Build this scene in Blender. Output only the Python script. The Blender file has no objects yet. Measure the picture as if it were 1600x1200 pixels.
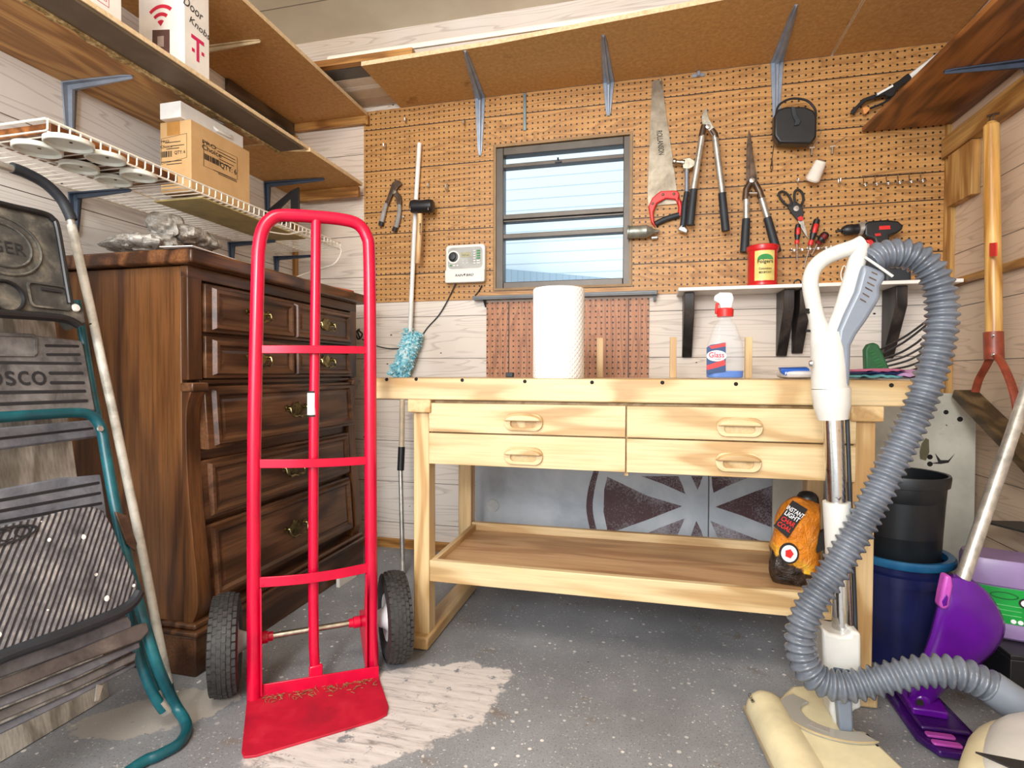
import bpy, bmesh, math, random
from mathutils import Vector, Matrix, noise

random.seed(7)
S = bpy.context.scene
COL = S.collection
V = Vector
PI = math.pi

# ------------------------------------------------------------------ camera (solved from the photo's straight lines)
CX, CY, CZ, YAW, PITCH, ROLL, FPX = 1.5705, -2.5261, .8682, .2401, -.0202, .0024, 866.5344
CAM = V((CX, CY, CZ))
FW = V((-math.sin(YAW) * math.cos(PITCH), math.cos(YAW) * math.cos(PITCH), math.sin(PITCH)))
_r0 = V((math.cos(YAW), math.sin(YAW), 0)); _u0 = _r0.cross(FW)
RT = math.cos(ROLL) * _r0 + math.sin(ROLL) * _u0
UP = -math.sin(ROLL) * _r0 + math.cos(ROLL) * _u0
cd = bpy.data.cameras.new('camera'); cam = bpy.data.objects.new('camera', cd); COL.objects.link(cam)
cd.sensor_fit = 'HORIZONTAL'; cd.sensor_width = 36; cd.lens = FPX / 1600 * 36; cd.clip_start = .02
cam.matrix_world = Matrix(((RT.x, UP.x, -FW.x, CX), (RT.y, UP.y, -FW.y, CY), (RT.z, UP.z, -FW.z, CZ), (0, 0, 0, 1)))
S.camera = cam

def at(px, py, x=None, y=None, z=None):
    """measured photo point -> world point on the plane x= / y= / z="""
    d = FW + RT * ((px - 800) / FPX) + UP * ((600 - py) / FPX)
    t = (x - CX) / d.x if x is not None else (y - CY) / d.y if y is not None else (z - CZ) / d.z
    return CAM + d * t
def atp(px, py, p0, n):
    d = FW + RT * ((px - 800) / FPX) + UP * ((600 - py) / FPX)
    return CAM + d * ((V(p0) - CAM).dot(n) / d.dot(n))

# ------------------------------------------------------------------ materials
def c(r, g, b):
    f = lambda v: (v / 255 / 12.92) if v / 255 <= .04045 else ((v / 255 + .055) / 1.055) ** 2.4
    return (f(r), f(g), f(b), 1)
class Mat:
    def __init__(s, name, rough=.5, metal=0., spec=.5):
        s.m = bpy.data.materials.new(name); s.m.use_nodes = True
        s.t = s.m.node_tree; s.b = s.t.nodes['Principled BSDF']
        s.b.inputs['Roughness'].default_value = rough; s.b.inputs['Metallic'].default_value = metal
        s.b.inputs['Specular IOR Level'].default_value = spec
        s.co = None
    def n(s, typ, ins=None, **attr):
        o = s.t.nodes.new(typ)
        for k, v in attr.items(): setattr(o, k, v)
        for k, v in (ins or {}).items():
            if isinstance(v, bpy.types.NodeSocket): s.t.links.new(v, o.inputs[k])
            else: o.inputs[k].default_value = v
        return o
    def coord(s):
        if s.co is None:
            tc = s.n('ShaderNodeTexCoord'); oi = s.n('ShaderNodeObjectInfo')
            r = s.n('ShaderNodeMath', {0: oi.outputs['Random'], 1: 9.}, operation='MULTIPLY')
            s.raw = tc.outputs['Object']
            s.co = s.n('ShaderNodeVectorMath', {0: tc.outputs['Object'], 1: r.outputs[0]}, operation='ADD').outputs[0]
        return s.co
    def scaled(s, sc, raw=False):
        s.coord()
        return s.n('ShaderNodeVectorMath', {0: s.raw if raw else s.co, 1: sc}, operation='MULTIPLY').outputs[0]
    def noise(s, vec, scale=5., detail=4., rough=.55, dist=0.):
        return s.n('ShaderNodeTexNoise', {'Vector': vec, 'Scale': scale, 'Detail': detail, 'Roughness': rough, 'Distortion': dist}).outputs['Fac']
    def math(s, op, a, b=0., cl=False):
        return s.n('ShaderNodeMath', {0: a, 1: b}, operation=op, use_clamp=cl).outputs[0]
    def ramp(s, fac, stops, interp='LINEAR'):
        o = s.n('ShaderNodeValToRGB', {'Fac': fac}); e = o.color_ramp.elements; o.color_ramp.interpolation = interp
        while len(e) < len(stops): e.new(.5)
        for el, (p, col) in zip(e, stops): el.position = p; el.color = col if len(col) == 4 else (*col, 1)
        return o.outputs['Color']
    def mix(s, fac, a, b, mode='MIX'):
        o = s.n('ShaderNodeMix', {0: fac, 6: a, 7: b}, data_type='RGBA', blend_type=mode)
        return o.outputs[2]
    def col(s, v):
        if isinstance(v, bpy.types.NodeSocket): s.t.links.new(v, s.b.inputs['Base Color'])
        else: s.b.inputs['Base Color'].default_value = v
        return s
    def bump(s, h, strength=.3, dist=.002):
        o = s.n('ShaderNodeBump', {'Height': h, 'Strength': strength, 'Distance': dist})
        s.t.links.new(o.outputs[0], s.b.inputs['Normal']); return s
    def roughsock(s, v): s.t.links.new(v, s.b.inputs['Roughness']); return s
def flat(name, rgb, rough=.5, metal=0., var=.12, scale=14., spec=.5):
    """painted / plastic / metal surface with light mottling"""
    m = Mat(name, rough, metal, spec); k = m.noise(m.coord(), scale, 5, .6)
    a = c(*[max(0, v * (1 - var)) for v in rgb]); b = c(*[min(255, v * (1 + var * .6)) for v in rgb])
    m.col(m.ramp(k, [(.3, a), (.7, b)])); return m.m
def mottle(name, stops, scale=8., rough=.6, metal=0., detail=7., bump=0., dist=.4):
    m = Mat(name, rough, metal); k = m.noise(m.coord(), scale, detail, .65, dist)
    m.col(m.ramp(k, [(p, c(*q)) for p, q in stops]))
    if bump: m.bump(k, bump)
    return m.m
def wood(name, light, mid, dark, axis='x', rings=9., scale=1., rough=.45, fine=.35, stretch=.09, spec=.4):
    m = Mat(name, rough, 0, spec); i = 'xyz'.index(axis)
    sc = [3.4 * scale] * 3; sc[i] *= stretch * 2.2
    n0 = m.noise(m.scaled(sc), 1.6, 2.5, .5, .35)
    ring = m.math('MULTIPLY_ADD', m.math('SINE', m.math('MULTIPLY', n0, rings * 6.28)), .5); m.t.nodes[-1].inputs[2].default_value = .5
    sf = [130. * scale] * 3; sf[i] *= .035
    nf = m.noise(m.scaled(sf), 1., 3, .6)
    base = m.ramp(ring, [(0., c(*light)), (.55, c(*mid)), (.93, c(*dark)), (1., c(*dark))])
    nb = m.noise(m.scaled([1.5 * scale] * 3), 1.3, 2)
    base = m.mix(m.math('MULTIPLY', nb, .55), base, c(*mid))
    fi = m.ramp(nf, [(.35, (1 - fine, 1 - fine, 1 - fine)), (.6, (1, 1, 1))])
    m.col(m.mix(1., base, fi, 'MULTIPLY')); m.bump(nf, .12, .001); return m.m
def planks(name, base, warm, line, along='x', pitch=.2032, off=0., gap=.0028, seam=(90, 78, 66), specks=True):
    """white-washed grooved wall panelling, boards running horizontally"""
    m = Mat(name, .6); co = m.coord(); i = 'xyz'.index(along)
    sep = m.n('ShaderNodeSeparateXYZ', {0: m.raw})
    z = m.math('ADD', sep.outputs['Z'], off)
    board = m.math('FLOOR', m.math('DIVIDE', z, pitch))
    fr = m.math('FRACT', m.math('DIVIDE', z, pitch))
    sm = m.math('LESS_THAN', m.math('MULTIPLY', fr, pitch), gap)
    shift = m.n('ShaderNodeCombineXYZ', {0: m.math('MULTIPLY', board, 3.17), 1: m.math('MULTIPLY', board, 1.73), 2: 0.}).outputs[0]
    sc = [6., 6., 6.]; sc[i] = .42
    v = m.n('ShaderNodeVectorMath', {0: m.scaled(sc, True), 1: shift}, operation='ADD').outputs[0]
    n0 = m.noise(v, 1.5, 2.5, .5, .3)
    ring = m.math('FRACT', m.math('MULTIPLY', n0, 17.))
    grain = m.ramp(ring, [(0., (0, 0, 0)), (.70, (.06, .06, .06)), (.9, (.75, .75, .75)), (1., (.08, .08, .08))])
    sf = [220.] * 3; sf[i] = 6.
    nf = m.noise(m.scaled(sf, True), 1., 2, .6)
    big = m.noise(m.coord(), 1.4, 3)
    b = m.mix(m.ramp(big, [(.35, (0, 0, 0)), (.65, (1, 1, 1))]), c(*base), c(*warm))
    gm = m.n('ShaderNodeRGBToBW', {0: grain}).outputs[0]
    b = m.mix(m.math('MULTIPLY', gm, m.math('MULTIPLY', nf, .85)), b, c(*line))
    if specks:
        vo = m.n('ShaderNodeTexVoronoi', {'Vector': m.scaled((1, 1, 1.4), True), 'Scale': 9.}).outputs['Distance']
        b = m.mix(m.math('LESS_THAN', vo, .055), b, c(60, 48, 42))
    m.col(m.mix(sm, b, c(*seam))); m.bump(m.math('SUBTRACT', 1., sm), .5, .003); return m.m

# ------------------------------------------------------------------ geometry builder (world coordinates)
class G:
    def __init__(s): s.v = []; s.f = []; s.mi = []; s.cur = 0
    def add(s, vs, fs):
        o = len(s.v); s.v += [V(p) for p in vs]
        for f in fs: s.f.append([i + o for i in f]); s.mi.append(s.cur)
        return s
    def m(s, i): s.cur = i; return s
    def box(s, x0, x1, y0, y1, z0, z1):
        return s.add([(x, y, z) for z in (z0, z1) for y in (y0, y1) for x in (x0, x1)],
                     [(0, 2, 3, 1), (4, 5, 7, 6), (0, 1, 5, 4), (2, 6, 7, 3), (0, 4, 6, 2), (1, 3, 7, 5)])
    def obox(s, o, a, b, d):
        """box from corner/centre o with full edge vectors a, b, d, centred"""
        o, a, b, d = V(o), V(a) / 2, V(b) / 2, V(d) / 2
        return s.add([o + i * a + j * b + k * d for k in (-1, 1) for j in (-1, 1) for i in (-1, 1)],
                     [(0, 2, 3, 1), (4, 5, 7, 6), (0, 1, 5, 4), (2, 6, 7, 3), (0, 4, 6, 2), (1, 3, 7, 5)])
    def prism(s, poly, vec):
        p = [V(q) for q in poly]; n = len(p); vec = V(vec)
        return s.add(p + [q + vec for q in p], [list(range(n))[::-1], list(range(n, 2 * n))] + [(i, (i + 1) % n, n + (i + 1) % n, n + i) for i in range(n)])
    def ring(s, outer, inner, vec):
        n = len(outer); vec = V(vec); p = [V(q) for q in outer] + [V(q) for q in inner]
        p = p + [q + vec for q in p]; F = []
        for i in range(n):
            j = (i + 1) % n
            F += [(i, j, n + j, n + i), (2 * n + i, 3 * n + i, 3 * n + j, 2 * n + j), (i, 2 * n + i, 2 * n + j, j), (n + i, n + j, 3 * n + j, 3 * n + i)]
        return s.add(p, F)
    def tube(s, path, r, seg=12, closed=False, flatten=None, ref=None):
        P = [V(p) for p in path]; n = len(P); R = r if isinstance(r, (list, tuple)) else [r] * n
        T = []
        for i in range(n):
            a = P[(i - 1) % n] if (closed or i > 0) else P[i]; b = P[(i + 1) % n] if (closed or i < n - 1) else P[i]
            T.append((b - a).normalized())
        u = V(ref) if ref is not None else (V((0, 0, 1)) if abs(T[0].z) < .9 else V((1, 0, 0)))
        u = (u - T[0] * u.dot(T[0])).normalized(); vs = []; fs = []
        for i in range(n):
            if i: u = (u - T[i] * u.dot(T[i])).normalized()
            w = T[i].cross(u); fl = flatten if flatten else 1.
            for k in range(seg):
                a = 2 * PI * k / seg; vs.append(P[i] + (u * math.cos(a) + w * math.sin(a) * fl) * R[i])
        m = n if closed else n - 1
        for i in range(m):
            for k in range(seg):
                a = i * seg + k; b = i * seg + (k + 1) % seg; d = ((i + 1) % n) * seg
                fs.append((a, b, d + (k + 1) % seg, d + k))
        if not closed: fs += [list(range(seg))[::-1], list(range((n - 1) * seg, n * seg))]
        return s.add(vs, fs)
    def cyl(s, a, b, r, seg=20, r2=None): return s.tube([a, b], [r, r if r2 is None else r2], seg)
    def lathe(s, o, ax, prof, seg=28, caps=True):
        o = V(o); ax = V(ax).normalized(); u = ax.orthogonal().normalized(); w = ax.cross(u); vs = []; fs = []
        for h, r in prof:
            for k in range(seg):
                a = 2 * PI * k / seg; vs.append(o + ax * h + (u * math.cos(a) + w * math.sin(a)) * max(r, 1e-5))
        n = len(prof)
        for i in range(n - 1):
            for k in range(seg): fs.append((i * seg + k, i * seg + (k + 1) % seg, (i + 1) * seg + (k + 1) % seg, (i + 1) * seg + k))
        if caps: fs += [list(range(seg))[::-1], list(range((n - 1) * seg, n * seg))]
        return s.add(vs, fs)
    def ball(s, o, r, seg=16, rings=10, e=1., rot=None):
        """ellipsoid / superellipsoid (e<1 boxier)"""
        o = V(o); r = r if isinstance(r, (list, tuple)) else (r, r, r); vs = []; fs = []
        pw = lambda t: math.copysign(abs(t) ** e, t)
        for i in range(rings + 1):
            ph = -PI / 2 + PI * i / rings
            for k in range(seg):
                th = 2 * PI * k / seg
                q = V((r[0] * pw(math.cos(ph)) * pw(math.cos(th)), r[1] * pw(math.cos(ph)) * pw(math.sin(th)), r[2] * pw(math.sin(ph))))
                vs.append(o + (rot @ q if rot else q))
        for i in range(rings):
            for k in range(seg): fs.append((i * seg + k, i * seg + (k + 1) % seg, (i + 1) * seg + (k + 1) % seg, (i + 1) * seg + k))
        return s.add(vs, fs)

def spl(pts, n=8, closed=False):
    """Catmull-Rom through points"""
    P = [V(p) for p in pts]; m = len(P); out = []
    for i in range(m if closed else m - 1):
        g = lambda k: P[k % m] if closed else P[min(max(k, 0), m - 1)]
        a, b, d, e = g(i - 1), g(i), g(i + 1), g(i + 2)
        for k in range(n):
            t = k / n
            out.append(.5 * ((2 * b) + (d - a) * t + (2 * a - 5 * b + 4 * d - e) * t * t + (3 * b - a - 3 * d + e) * t ** 3))
    if not closed: out.append(P[-1])
    return out
def rrect(o, u, v, w, h, r, n=5):
    """rounded rectangle outline centred on o in plane u,v"""
    o, u, v = V(o), V(u).normalized(), V(v).normalized(); out = []
    for (sx, sy, a0) in ((1, 1, 0), (-1, 1, 90), (-1, -1, 180), (1, -1, 270)):
        for k in range(n + 1):
            a = math.radians(a0 + 90 * k / n)
            out.append(o + u * (sx * (w / 2 - r) + r * math.cos(a)) + v * (sy * (h / 2 - r) + r * math.sin(a)))
    return out

ROOT = {}
def thing(name, label, cat, loc, group=None):
    o = bpy.data.objects.new(name, None); COL.objects.link(o); o.location = V(loc); o.empty_display_size = .05
    o['label'] = label; o['category'] = cat
    if group: o['group'] = group
    ROOT[o] = V(loc); return o
def mk(name, g, mat, parent=None, bevel=0., smooth=35., kind=None, seg=2, label=None):
    me = bpy.data.meshes.new(name); o = bpy.data.objects.new(name, me); COL.objects.link(o)
    if parent is not None:
        org = ROOT[parent]; o.parent = parent; ROOT[o] = org
    else:
        xs = [p.x for p in g.v]; ys = [p.y for p in g.v]; zs = [p.z for p in g.v]
        org = V(((min(xs) + max(xs)) / 2, (min(ys) + max(ys)) / 2, min(zs))); o.location = org; ROOT[o] = org
    me.from_pydata([p - org for p in g.v], [], g.f)
    for q in (mat if isinstance(mat, (list, tuple)) else [mat]): me.materials.append(q)
    me.polygons.foreach_set('material_index', g.mi)
    bm = bmesh.new(); bm.from_mesh(me); bmesh.ops.recalc_face_normals(bm, faces=bm.faces); bm.to_mesh(me); bm.free()
    if smooth:
        me.polygons.foreach_set('use_smooth', [True] * len(me.polygons)); me.set_sharp_from_angle(angle=math.radians(smooth))
    if bevel:
        b = o.modifiers.new('bevel', 'BEVEL'); b.width = bevel; b.segments = seg; b.limit_method = 'ANGLE'; b.angle_limit = math.radians(40)
        b.harden_normals = False
    if kind: o['kind'] = kind
    if label: o['label'] = label
    me.update(); return o
def sub(child): ROOT.setdefault(child, V((0, 0, 0))); return child
def solo(name, g, mat, label, cat, group=None, bevel=0., smooth=35., seg=2):
    o = mk(name, g, mat, None, bevel, smooth, None, seg); o['label'] = label; o['category'] = cat
    if group: o['group'] = group
    return o
def struct(name, g, mat, bevel=0., parent=None): return mk(name, g, mat, parent, bevel, 35., 'structure' if parent is None else None)
def text(name, s, o, right, up, width, mat, parent, height=None, bold=0., depth=.0004, shear=0.):
    """lettering as a thin mesh centred on o, in the plane right/up"""
    cu = bpy.data.curves.new('tmp_text', 'FONT'); cu.body = s; cu.align_x = 'CENTER'; cu.align_y = 'CENTER'; cu.extrude = 0; cu.offset = bold; cu.shear = shear
    cu.resolution_u = 3
    t = bpy.data.objects.new('tmp_text', cu); COL.objects.link(t)
    bpy.context.view_layer.update()
    me = bpy.data.meshes.new_from_object(t.evaluated_get(bpy.context.evaluated_depsgraph_get()))
    vs = [v.co.copy() for v in me.vertices]; fs = [list(p.vertices) for p in me.polygons]
    bpy.data.objects.remove(t); bpy.data.curves.remove(cu); bpy.data.meshes.remove(me)
    x0, x1 = min(v.x for v in vs), max(v.x for v in vs); y0, y1 = min(v.y for v in vs), max(v.y for v in vs)
    k = width / (x1 - x0); ky = height / (y1 - y0) if height else k
    r, u = V(right).normalized(), V(up).normalized(); nn = r.cross(u).normalized()
    o = V(o) + nn * depth
    g = G().add([o + r * ((v.x - (x0 + x1) / 2) * k) + u * ((v.y - (y0 + y1) / 2) * ky) for v in vs], fs)
    return mk(name, g, mat, parent, 0, 0)
def copy_tree(o, loc, label=None, group=None):
    def cp(a, par):
        b = a.copy(); COL.objects.link(b)
        if par is not None: b.parent = par
        ROOT[b] = V(loc)
        for ch in list(a.children): cp(ch, b)
        return b
    r = cp(o, None); r.location = V(loc)
    if label: r['label'] = label
    if group: r['group'] = group
    return r
X, Y, Z = V((1, 0, 0)), V((0, 1, 0)), V((0, 0, 1))
# ------------------------------------------------------------------ shared materials
M = {}
M['wall_back'] = planks('whitewashed_panel_back', (226, 216, 206), (216, 198, 180), (120, 96, 80), 'x', off=.08)
M['wall_left'] = planks('whitewashed_panel_left', (240, 240, 238), (230, 224, 216), (120, 100, 84), 'y', off=.03)
M['wall_right'] = planks('whitewashed_panel_right', (214, 190, 166), (204, 176, 148), (118, 86, 62), 'y', off=.1, specks=False)
M['ceiling'] = None
M['cream_paint'] = flat('cream_paint', (214, 192, 150), .55)
M['raw_pine'] = wood('raw_pine_trim', (206, 164, 98), (190, 142, 78), (150, 100, 48), 'z', 7)
M['pine_y'] = wood('pine_rail', (200, 156, 92), (184, 136, 74), (140, 92, 44), 'y', 7)
M['pine_x'] = wood('pine_batten', (196, 146, 82), (178, 124, 64), (132, 84, 38), 'x', 7)
M['bench_x'] = wood('rubberwood_long', (222, 196, 152), (210, 182, 136), (176, 138, 90), 'x', 6, 1., .38, .16)
M['bench_y'] = wood('rubberwood_cross', (222, 192, 144), (210, 178, 128), (176, 134, 82), 'y', 6, 1., .38, .16)
M['bench_z'] = wood('rubberwood_upright', (224, 194, 146), (212, 180, 130), (178, 136, 84), 'z', 6, 1., .38, .16)
M['bench_shelf'] = wood('bench_shelf_ply', (206, 166, 122), (194, 152, 108), (166, 122, 82), 'x', 5, 1., .4, .2)
M['dark_hole'] = flat('dark_hole', (22, 18, 15), .9)
M['dresser_z'] = wood('stained_pine_upright', (120, 78, 42), (96, 59, 31), (62, 36, 19), 'z', 4, 1.1, .3, .4)
M['dresser_y'] = wood('stained_pine_long', (112, 76, 50), (90, 58, 36), (56, 33, 19), 'y', 5, 1.1, .28, .4)
M['dresser_top'] = wood('stained_pine_top', (124, 80, 46), (96, 58, 32), (54, 30, 15), 'y', 7, 1.1, .25, .35)
M['brass'] = mottle('aged_brass', [(.35, (66, 58, 36)), (.7, (176, 160, 108))], 40, .3, 1.)
M['red_paint'] = flat('red_powder_coat', (200, 6, 52), .26, 0, .08)
M['red_plate'] = mottle('dusty_red_plate', [(.25, (132, 14, 34)), (.55, (180, 14, 44)), (.8, (196, 44, 62))], 9, .5)
M['steel'] = mottle('zinc_steel', [(.3, (150, 146, 134)), (.7, (214, 208, 190))], 30, .3, 1.)
M['rubber'] = mottle('tyre_rubber', [(.3, (26, 25, 25)), (.62, (52, 50, 48)), (.72, (62, 60, 57)), (.78, (120, 116, 108))], 60, .62)
M['white_hub'] = flat('white_hub', (208, 208, 210), .4)
pm_ = Mat('particle_board', .7); k_ = pm_.noise(pm_.coord(), 70., 7, .65, .4); k2_ = pm_.noise(pm_.co, 6.5, 6, .72)
pm_.col(pm_.mix(pm_.ramp(k2_, [(.62, (0, 0, 0)), (.72, (.8, .8, .8))]), pm_.ramp(k_, [(.3, c(172, 124, 68)), (.5, c(190, 142, 82)), (.7, c(204, 158, 98))]), c(128, 82, 36))); M['particle'] = pm_.m
M['particle_edge'] = mottle('particle_board_edge', [(.3, (196, 166, 120)), (.7, (230, 206, 168))], 80, .8)
M['shelf_pine'] = wood('old_shelf_pine', (206, 158, 94), (190, 138, 76), (142, 94, 46), 'y', 10, .9, .5, .3)
M['shelf_dark'] = wood('dark_stained_shelf', (168, 108, 56), (142, 86, 42), (92, 50, 20), 'y', 8, .9, .35, .35)
M['brown_paint'] = flat('brown_grey_paint', (96, 80, 62), .5)
M['bracket'] = flat('grey_blue_bracket', (146, 156, 170), .36, .35, .12)
M['bracket_dark'] = flat('dark_blue_bracket', (72, 84, 102), .4, .3, .12)
M['white_plastic'] = flat('white_plastic', (232, 230, 224), .35, 0, .05)
M['white_wire'] = flat('white_coated_wire', (240, 234, 220), .35, 0, .03)
M['black_plastic'] = flat('black_plastic', (30, 30, 32), .4, 0, .2)
M['black_rubber'] = flat('black_rubber_grip', (38, 42, 48), .55, 0, .2)
M['grey_plastic'] = flat('grey_plastic', (140, 150, 164), .4, 0, .06)
M['red_plastic'] = flat('red_plastic', (212, 44, 40), .35, 0, .08)
M['silver'] = flat('polished_silver', (206, 206, 206), .22, 1., .1)
M['alu'] = mottle('worn_aluminium', [(.3, (150, 148, 142)), (.7, (216, 212, 202))], 24, .35, .7)
M['dark_steel'] = mottle('dark_tool_steel', [(.3, (58, 44, 36)), (.7, (112, 92, 76))], 20, .4, .6)
M['saw_steel'] = mottle('saw_blade_steel', [(.25, (110, 98, 82)), (.7, (170, 160, 142))], 14, .35, .6)
M['ink'] = flat('black_ink', (30, 26, 24), .7)
M['pink_ink'] = flat('magenta_ink', (206, 30, 90), .6)
M['red_ink'] = flat('red_ink', (200, 34, 60), .6)
M['white_card'] = flat('white_card', (236, 230, 222), .55, 0, .04)
M['cardboard'] = mottle('corrugated_cardboard', [(.3, (186, 146, 96)), (.7, (206, 168, 118))], 6, .75)
M['green_paint'] = flat('green_print', (28, 140, 60), .5)
# ------------------------------------------------------------------ room shell
XL, XR, YF, ZC = -.205, 2.707, -4.7, 2.545
WX0, WX1, WZ0, WZ1 = .863, 1.499, 1.252, 1.931
# floor: worn grey paint over concrete, pale chips and one spill of white paint
m = Mat('painted_concrete', .55); co = m.coord()
n1 = m.noise(m.raw, 1.6, 6, .6); n2 = m.noise(m.raw, 38., 4, .7); n3 = m.noise(m.raw, 9., 5, .65)
base = m.ramp(n1, [(.3, c(112, 114, 118)), (.5, c(138, 140, 144)), (.7, c(162, 164, 168))])
base = m.mix(m.math('MULTIPLY', n2, .25), base, c(90, 88, 86))
chips = m.ramp(m.noise(m.raw, 120., 3, .6), [(.62, (0, 0, 0)), (.66, (1, 1, 1))])
grit = m.ramp(m.noise(m.raw, 210., 2, .6), [(.36, (1, 1, 1)), (.42, (0, 0, 0))]); base = m.mix(m.math('MULTIPLY', grit, .55), base, c(74, 72, 70))
base = m.mix(m.math('MULTIPLY', chips, m.ramp(n3, [(.42, (0, 0, 0)), (.6, (1, 1, 1))])), base, c(216, 212, 206))
vo_ = m.n('ShaderNodeTexVoronoi', {'Vector': m.raw, 'Scale': 48.}); rn_ = m.n('ShaderNodeSeparateColor', {0: vo_.outputs['Color']}).outputs[0]
fleck = m.math('LESS_THAN', vo_.outputs['Distance'], m.math('MULTIPLY', m.math('SUBTRACT', rn_, .62), .75))
base = m.mix(m.math('MULTIPLY', fleck, m.ramp(n1, [(.40, (.15, .15, .15)), (.56, (1, 1, 1))])), base, c(224, 220, 214))
vd_ = m.n('ShaderNodeTexVoronoi', {'Vector': m.raw, 'Scale': 23.}); rd_ = m.n('ShaderNodeSeparateColor', {0: vd_.outputs['Color']}).outputs[1]
base = m.mix(m.math('LESS_THAN', vd_.outputs['Distance'], m.math('MULTIPLY', m.math('SUBTRACT', rd_, .78), .5)), base, c(58, 52, 46))
dirt = m.ramp(n3, [(.62, (0, 0, 0)), (.72, (1, 1, 1))])
base = m.mix(m.math('MULTIPLY', dirt, .6), base, c(112, 92, 70))
sp = m.n('ShaderNodeSeparateXYZ', {0: m.raw})
def blob(cx, cy, rx, ry, rot, wob, sc):
    ca, sa = math.cos(rot), math.sin(rot)
    dx = m.math('SUBTRACT', sp.outputs[0], cx); dy = m.math('SUBTRACT', sp.outputs[1], cy)
    u = m.math('DIVIDE', m.math('ADD', m.math('MULTIPLY', dx, ca), m.math('MULTIPLY', dy, sa)), rx)
    v = m.math('DIVIDE', m.math('SUBTRACT', m.math('MULTIPLY', dy, ca), m.math('MULTIPLY', dx, sa)), ry)
    r = m.math('SQRT', m.math('ADD', m.math('MULTIPLY', u, u), m.math('MULTIPLY', v, v)))
    w = m.noise(m.raw, sc, 5, .65)
    r = m.math('ADD', r, m.math('MULTIPLY', m.math('SUBTRACT', w, .5), wob))
    return m.ramp(r, [(.92, (1, 1, 1)), (.97, (0, 0, 0))])
FLX, FLY = (XL + XR) / 2, YF / 2 + .05      # the floor object's own origin
spill = blob(.93 - FLX, -1.24 - FLY, .34, .2, .85, .9, 7.)
stroke = m.noise(m.scaled((9, 60, 9), True), 1., 4, .7, .6)
spc = m.ramp(stroke, [(.3, c(132, 126, 122)), (.45, c(196, 188, 184)), (.8, c(218, 212, 208))])
worn = m.ramp(m.noise(m.raw, 26., 5, .75), [(.36, (0, 0, 0)), (.42, (1, 1, 1))])
base = m.mix(m.math('MULTIPLY', spill, worn), base, spc)
stain = blob(.36 - FLX, -1.38 - FLY, .2, .09, .7, 1.2, 11.)
base = m.mix(m.math('MULTIPLY', stain, .75), base, c(168, 160, 150))
m.col(base); m.bump(n2, .15, .002)
M['floor'] = m.m
g = G().box(XL - .1, XR + .1, YF, .1, -.1, 0.); struct('floor', g, M['floor'])

g = G()
for a in ((XL - .1, WX0, 0, ZC + .05), (WX1, XR + .1, 0, ZC + .05), (WX0, WX1, 0, WZ0), (WX0, WX1, WZ1, ZC + .05)): g.box(a[0], a[1], 0., .1, a[2], a[3])
struct('wall_back', g, M['wall_back'])
struct('wall_left', G().box(XL - .1, XL, YF, 0., 0, ZC + .05), M['wall_left'])
struct('wall_right', G().box(XR, XR + .1, YF, 0., 0, ZC + .05), M['wall_right'])
# ceiling: beige metal pans, seams running along the back wall
m = Mat('beige_roof_pan', .5); m.coord(); sp = m.n('ShaderNodeSeparateXYZ', {0: m.raw})
fr = m.math('FRACT', m.math('DIVIDE', sp.outputs[1], .29))
sm = m.math('LESS_THAN', fr, .02); n1 = m.noise(m.raw, 3., 4)
m.col(m.mix(sm, m.ramp(n1, [(.3, c(206, 194, 170)), (.7, c(226, 216, 194))]), c(120, 108, 90))); m.bump(m.math('SUBTRACT', 1., sm), .5, .004)
struct('ceiling', G().box(XL - .1, XR + .1, YF, .1, ZC, ZC + .05), m.m)
# corner posts and thin moulding
struct('trim_1', G().box(2.690, 2.7065, -.022, -.0005, 0, 2.13).box(2.692, 2.7065, -.055, -.022, 0, 1.68), M['raw_pine'])
struct('trim_2', G().box(XL + .0005, XL + .022, -.02, -.0005, 0, 2.08), M['raw_pine'])
struct('trim_3', G().box(2.688, XR - .0005, -2.2, -.057, 1.200, 1.226), M['pine_y'])
struct('baseboard_back', G().box(XL + .02, .84, -.012, -.0005, 0, .045), M['pine_x'])
# pegboard
def pegmat(name, light, mid, dark, along, grooves, groove_axis):
    m = Mat(name, .5); m.coord(); i = 'xyz'.index(along)
    sc = [4.5] * 3; sc[i] = .55
    n0 = m.noise(m.scaled(sc, True), 1.5, 3., .55, .6)
    ring = m.math('FRACT', m.math('MULTIPLY', n0, 19.))
    base = m.ramp(ring, [(0., c(*light)), (.5, c(*mid)), (.85, c(*dark)), (1., c(*light))])
    sf = [170.] * 3; sf[i] = 7.
    nf = m.noise(m.scaled(sf, True), 1., 3, .6)
    base = m.mix(.55, base, c(*mid))
    base = m.mix(1., base, m.ramp(nf, [(.3, (.74, .72, .68)), (.6, (1, 1, 1))]), 'MULTIPLY')
    s = m.n('ShaderNodeSeparateXYZ', {0: m.raw})
    fx = m.math('SUBTRACT', m.math('FRACT', m.math('DIVIDE', s.outputs[0], .0254)), .5)
    fz = m.math('SUBTRACT', m.math('FRACT', m.math('DIVIDE', s.outputs[2], .0254)), .5)
    d = m.math('SQRT', m.math('ADD', m.math('MULTIPLY', fx, fx), m.math('MULTIPLY', fz, fz)))
    hole = m.math('LESS_THAN', d, .165); gl = None
    for z in grooves:
        k = m.math('LESS_THAN', m.math('ABSOLUTE', m.math('SUBTRACT', s.outputs[groove_axis], z)), .0022)
        gl = k if gl is None else m.math('MAXIMUM', gl, k)
    hg = m.math('MAXIMUM', hole, gl)
    m.col(m.mix(hg, base, c(38, 24, 14))); m.bump(m.math('SUBTRACT', 1., hg), .6, .004); return m.m
PZ0, PZ1 = 1.215, 2.1565
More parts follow.
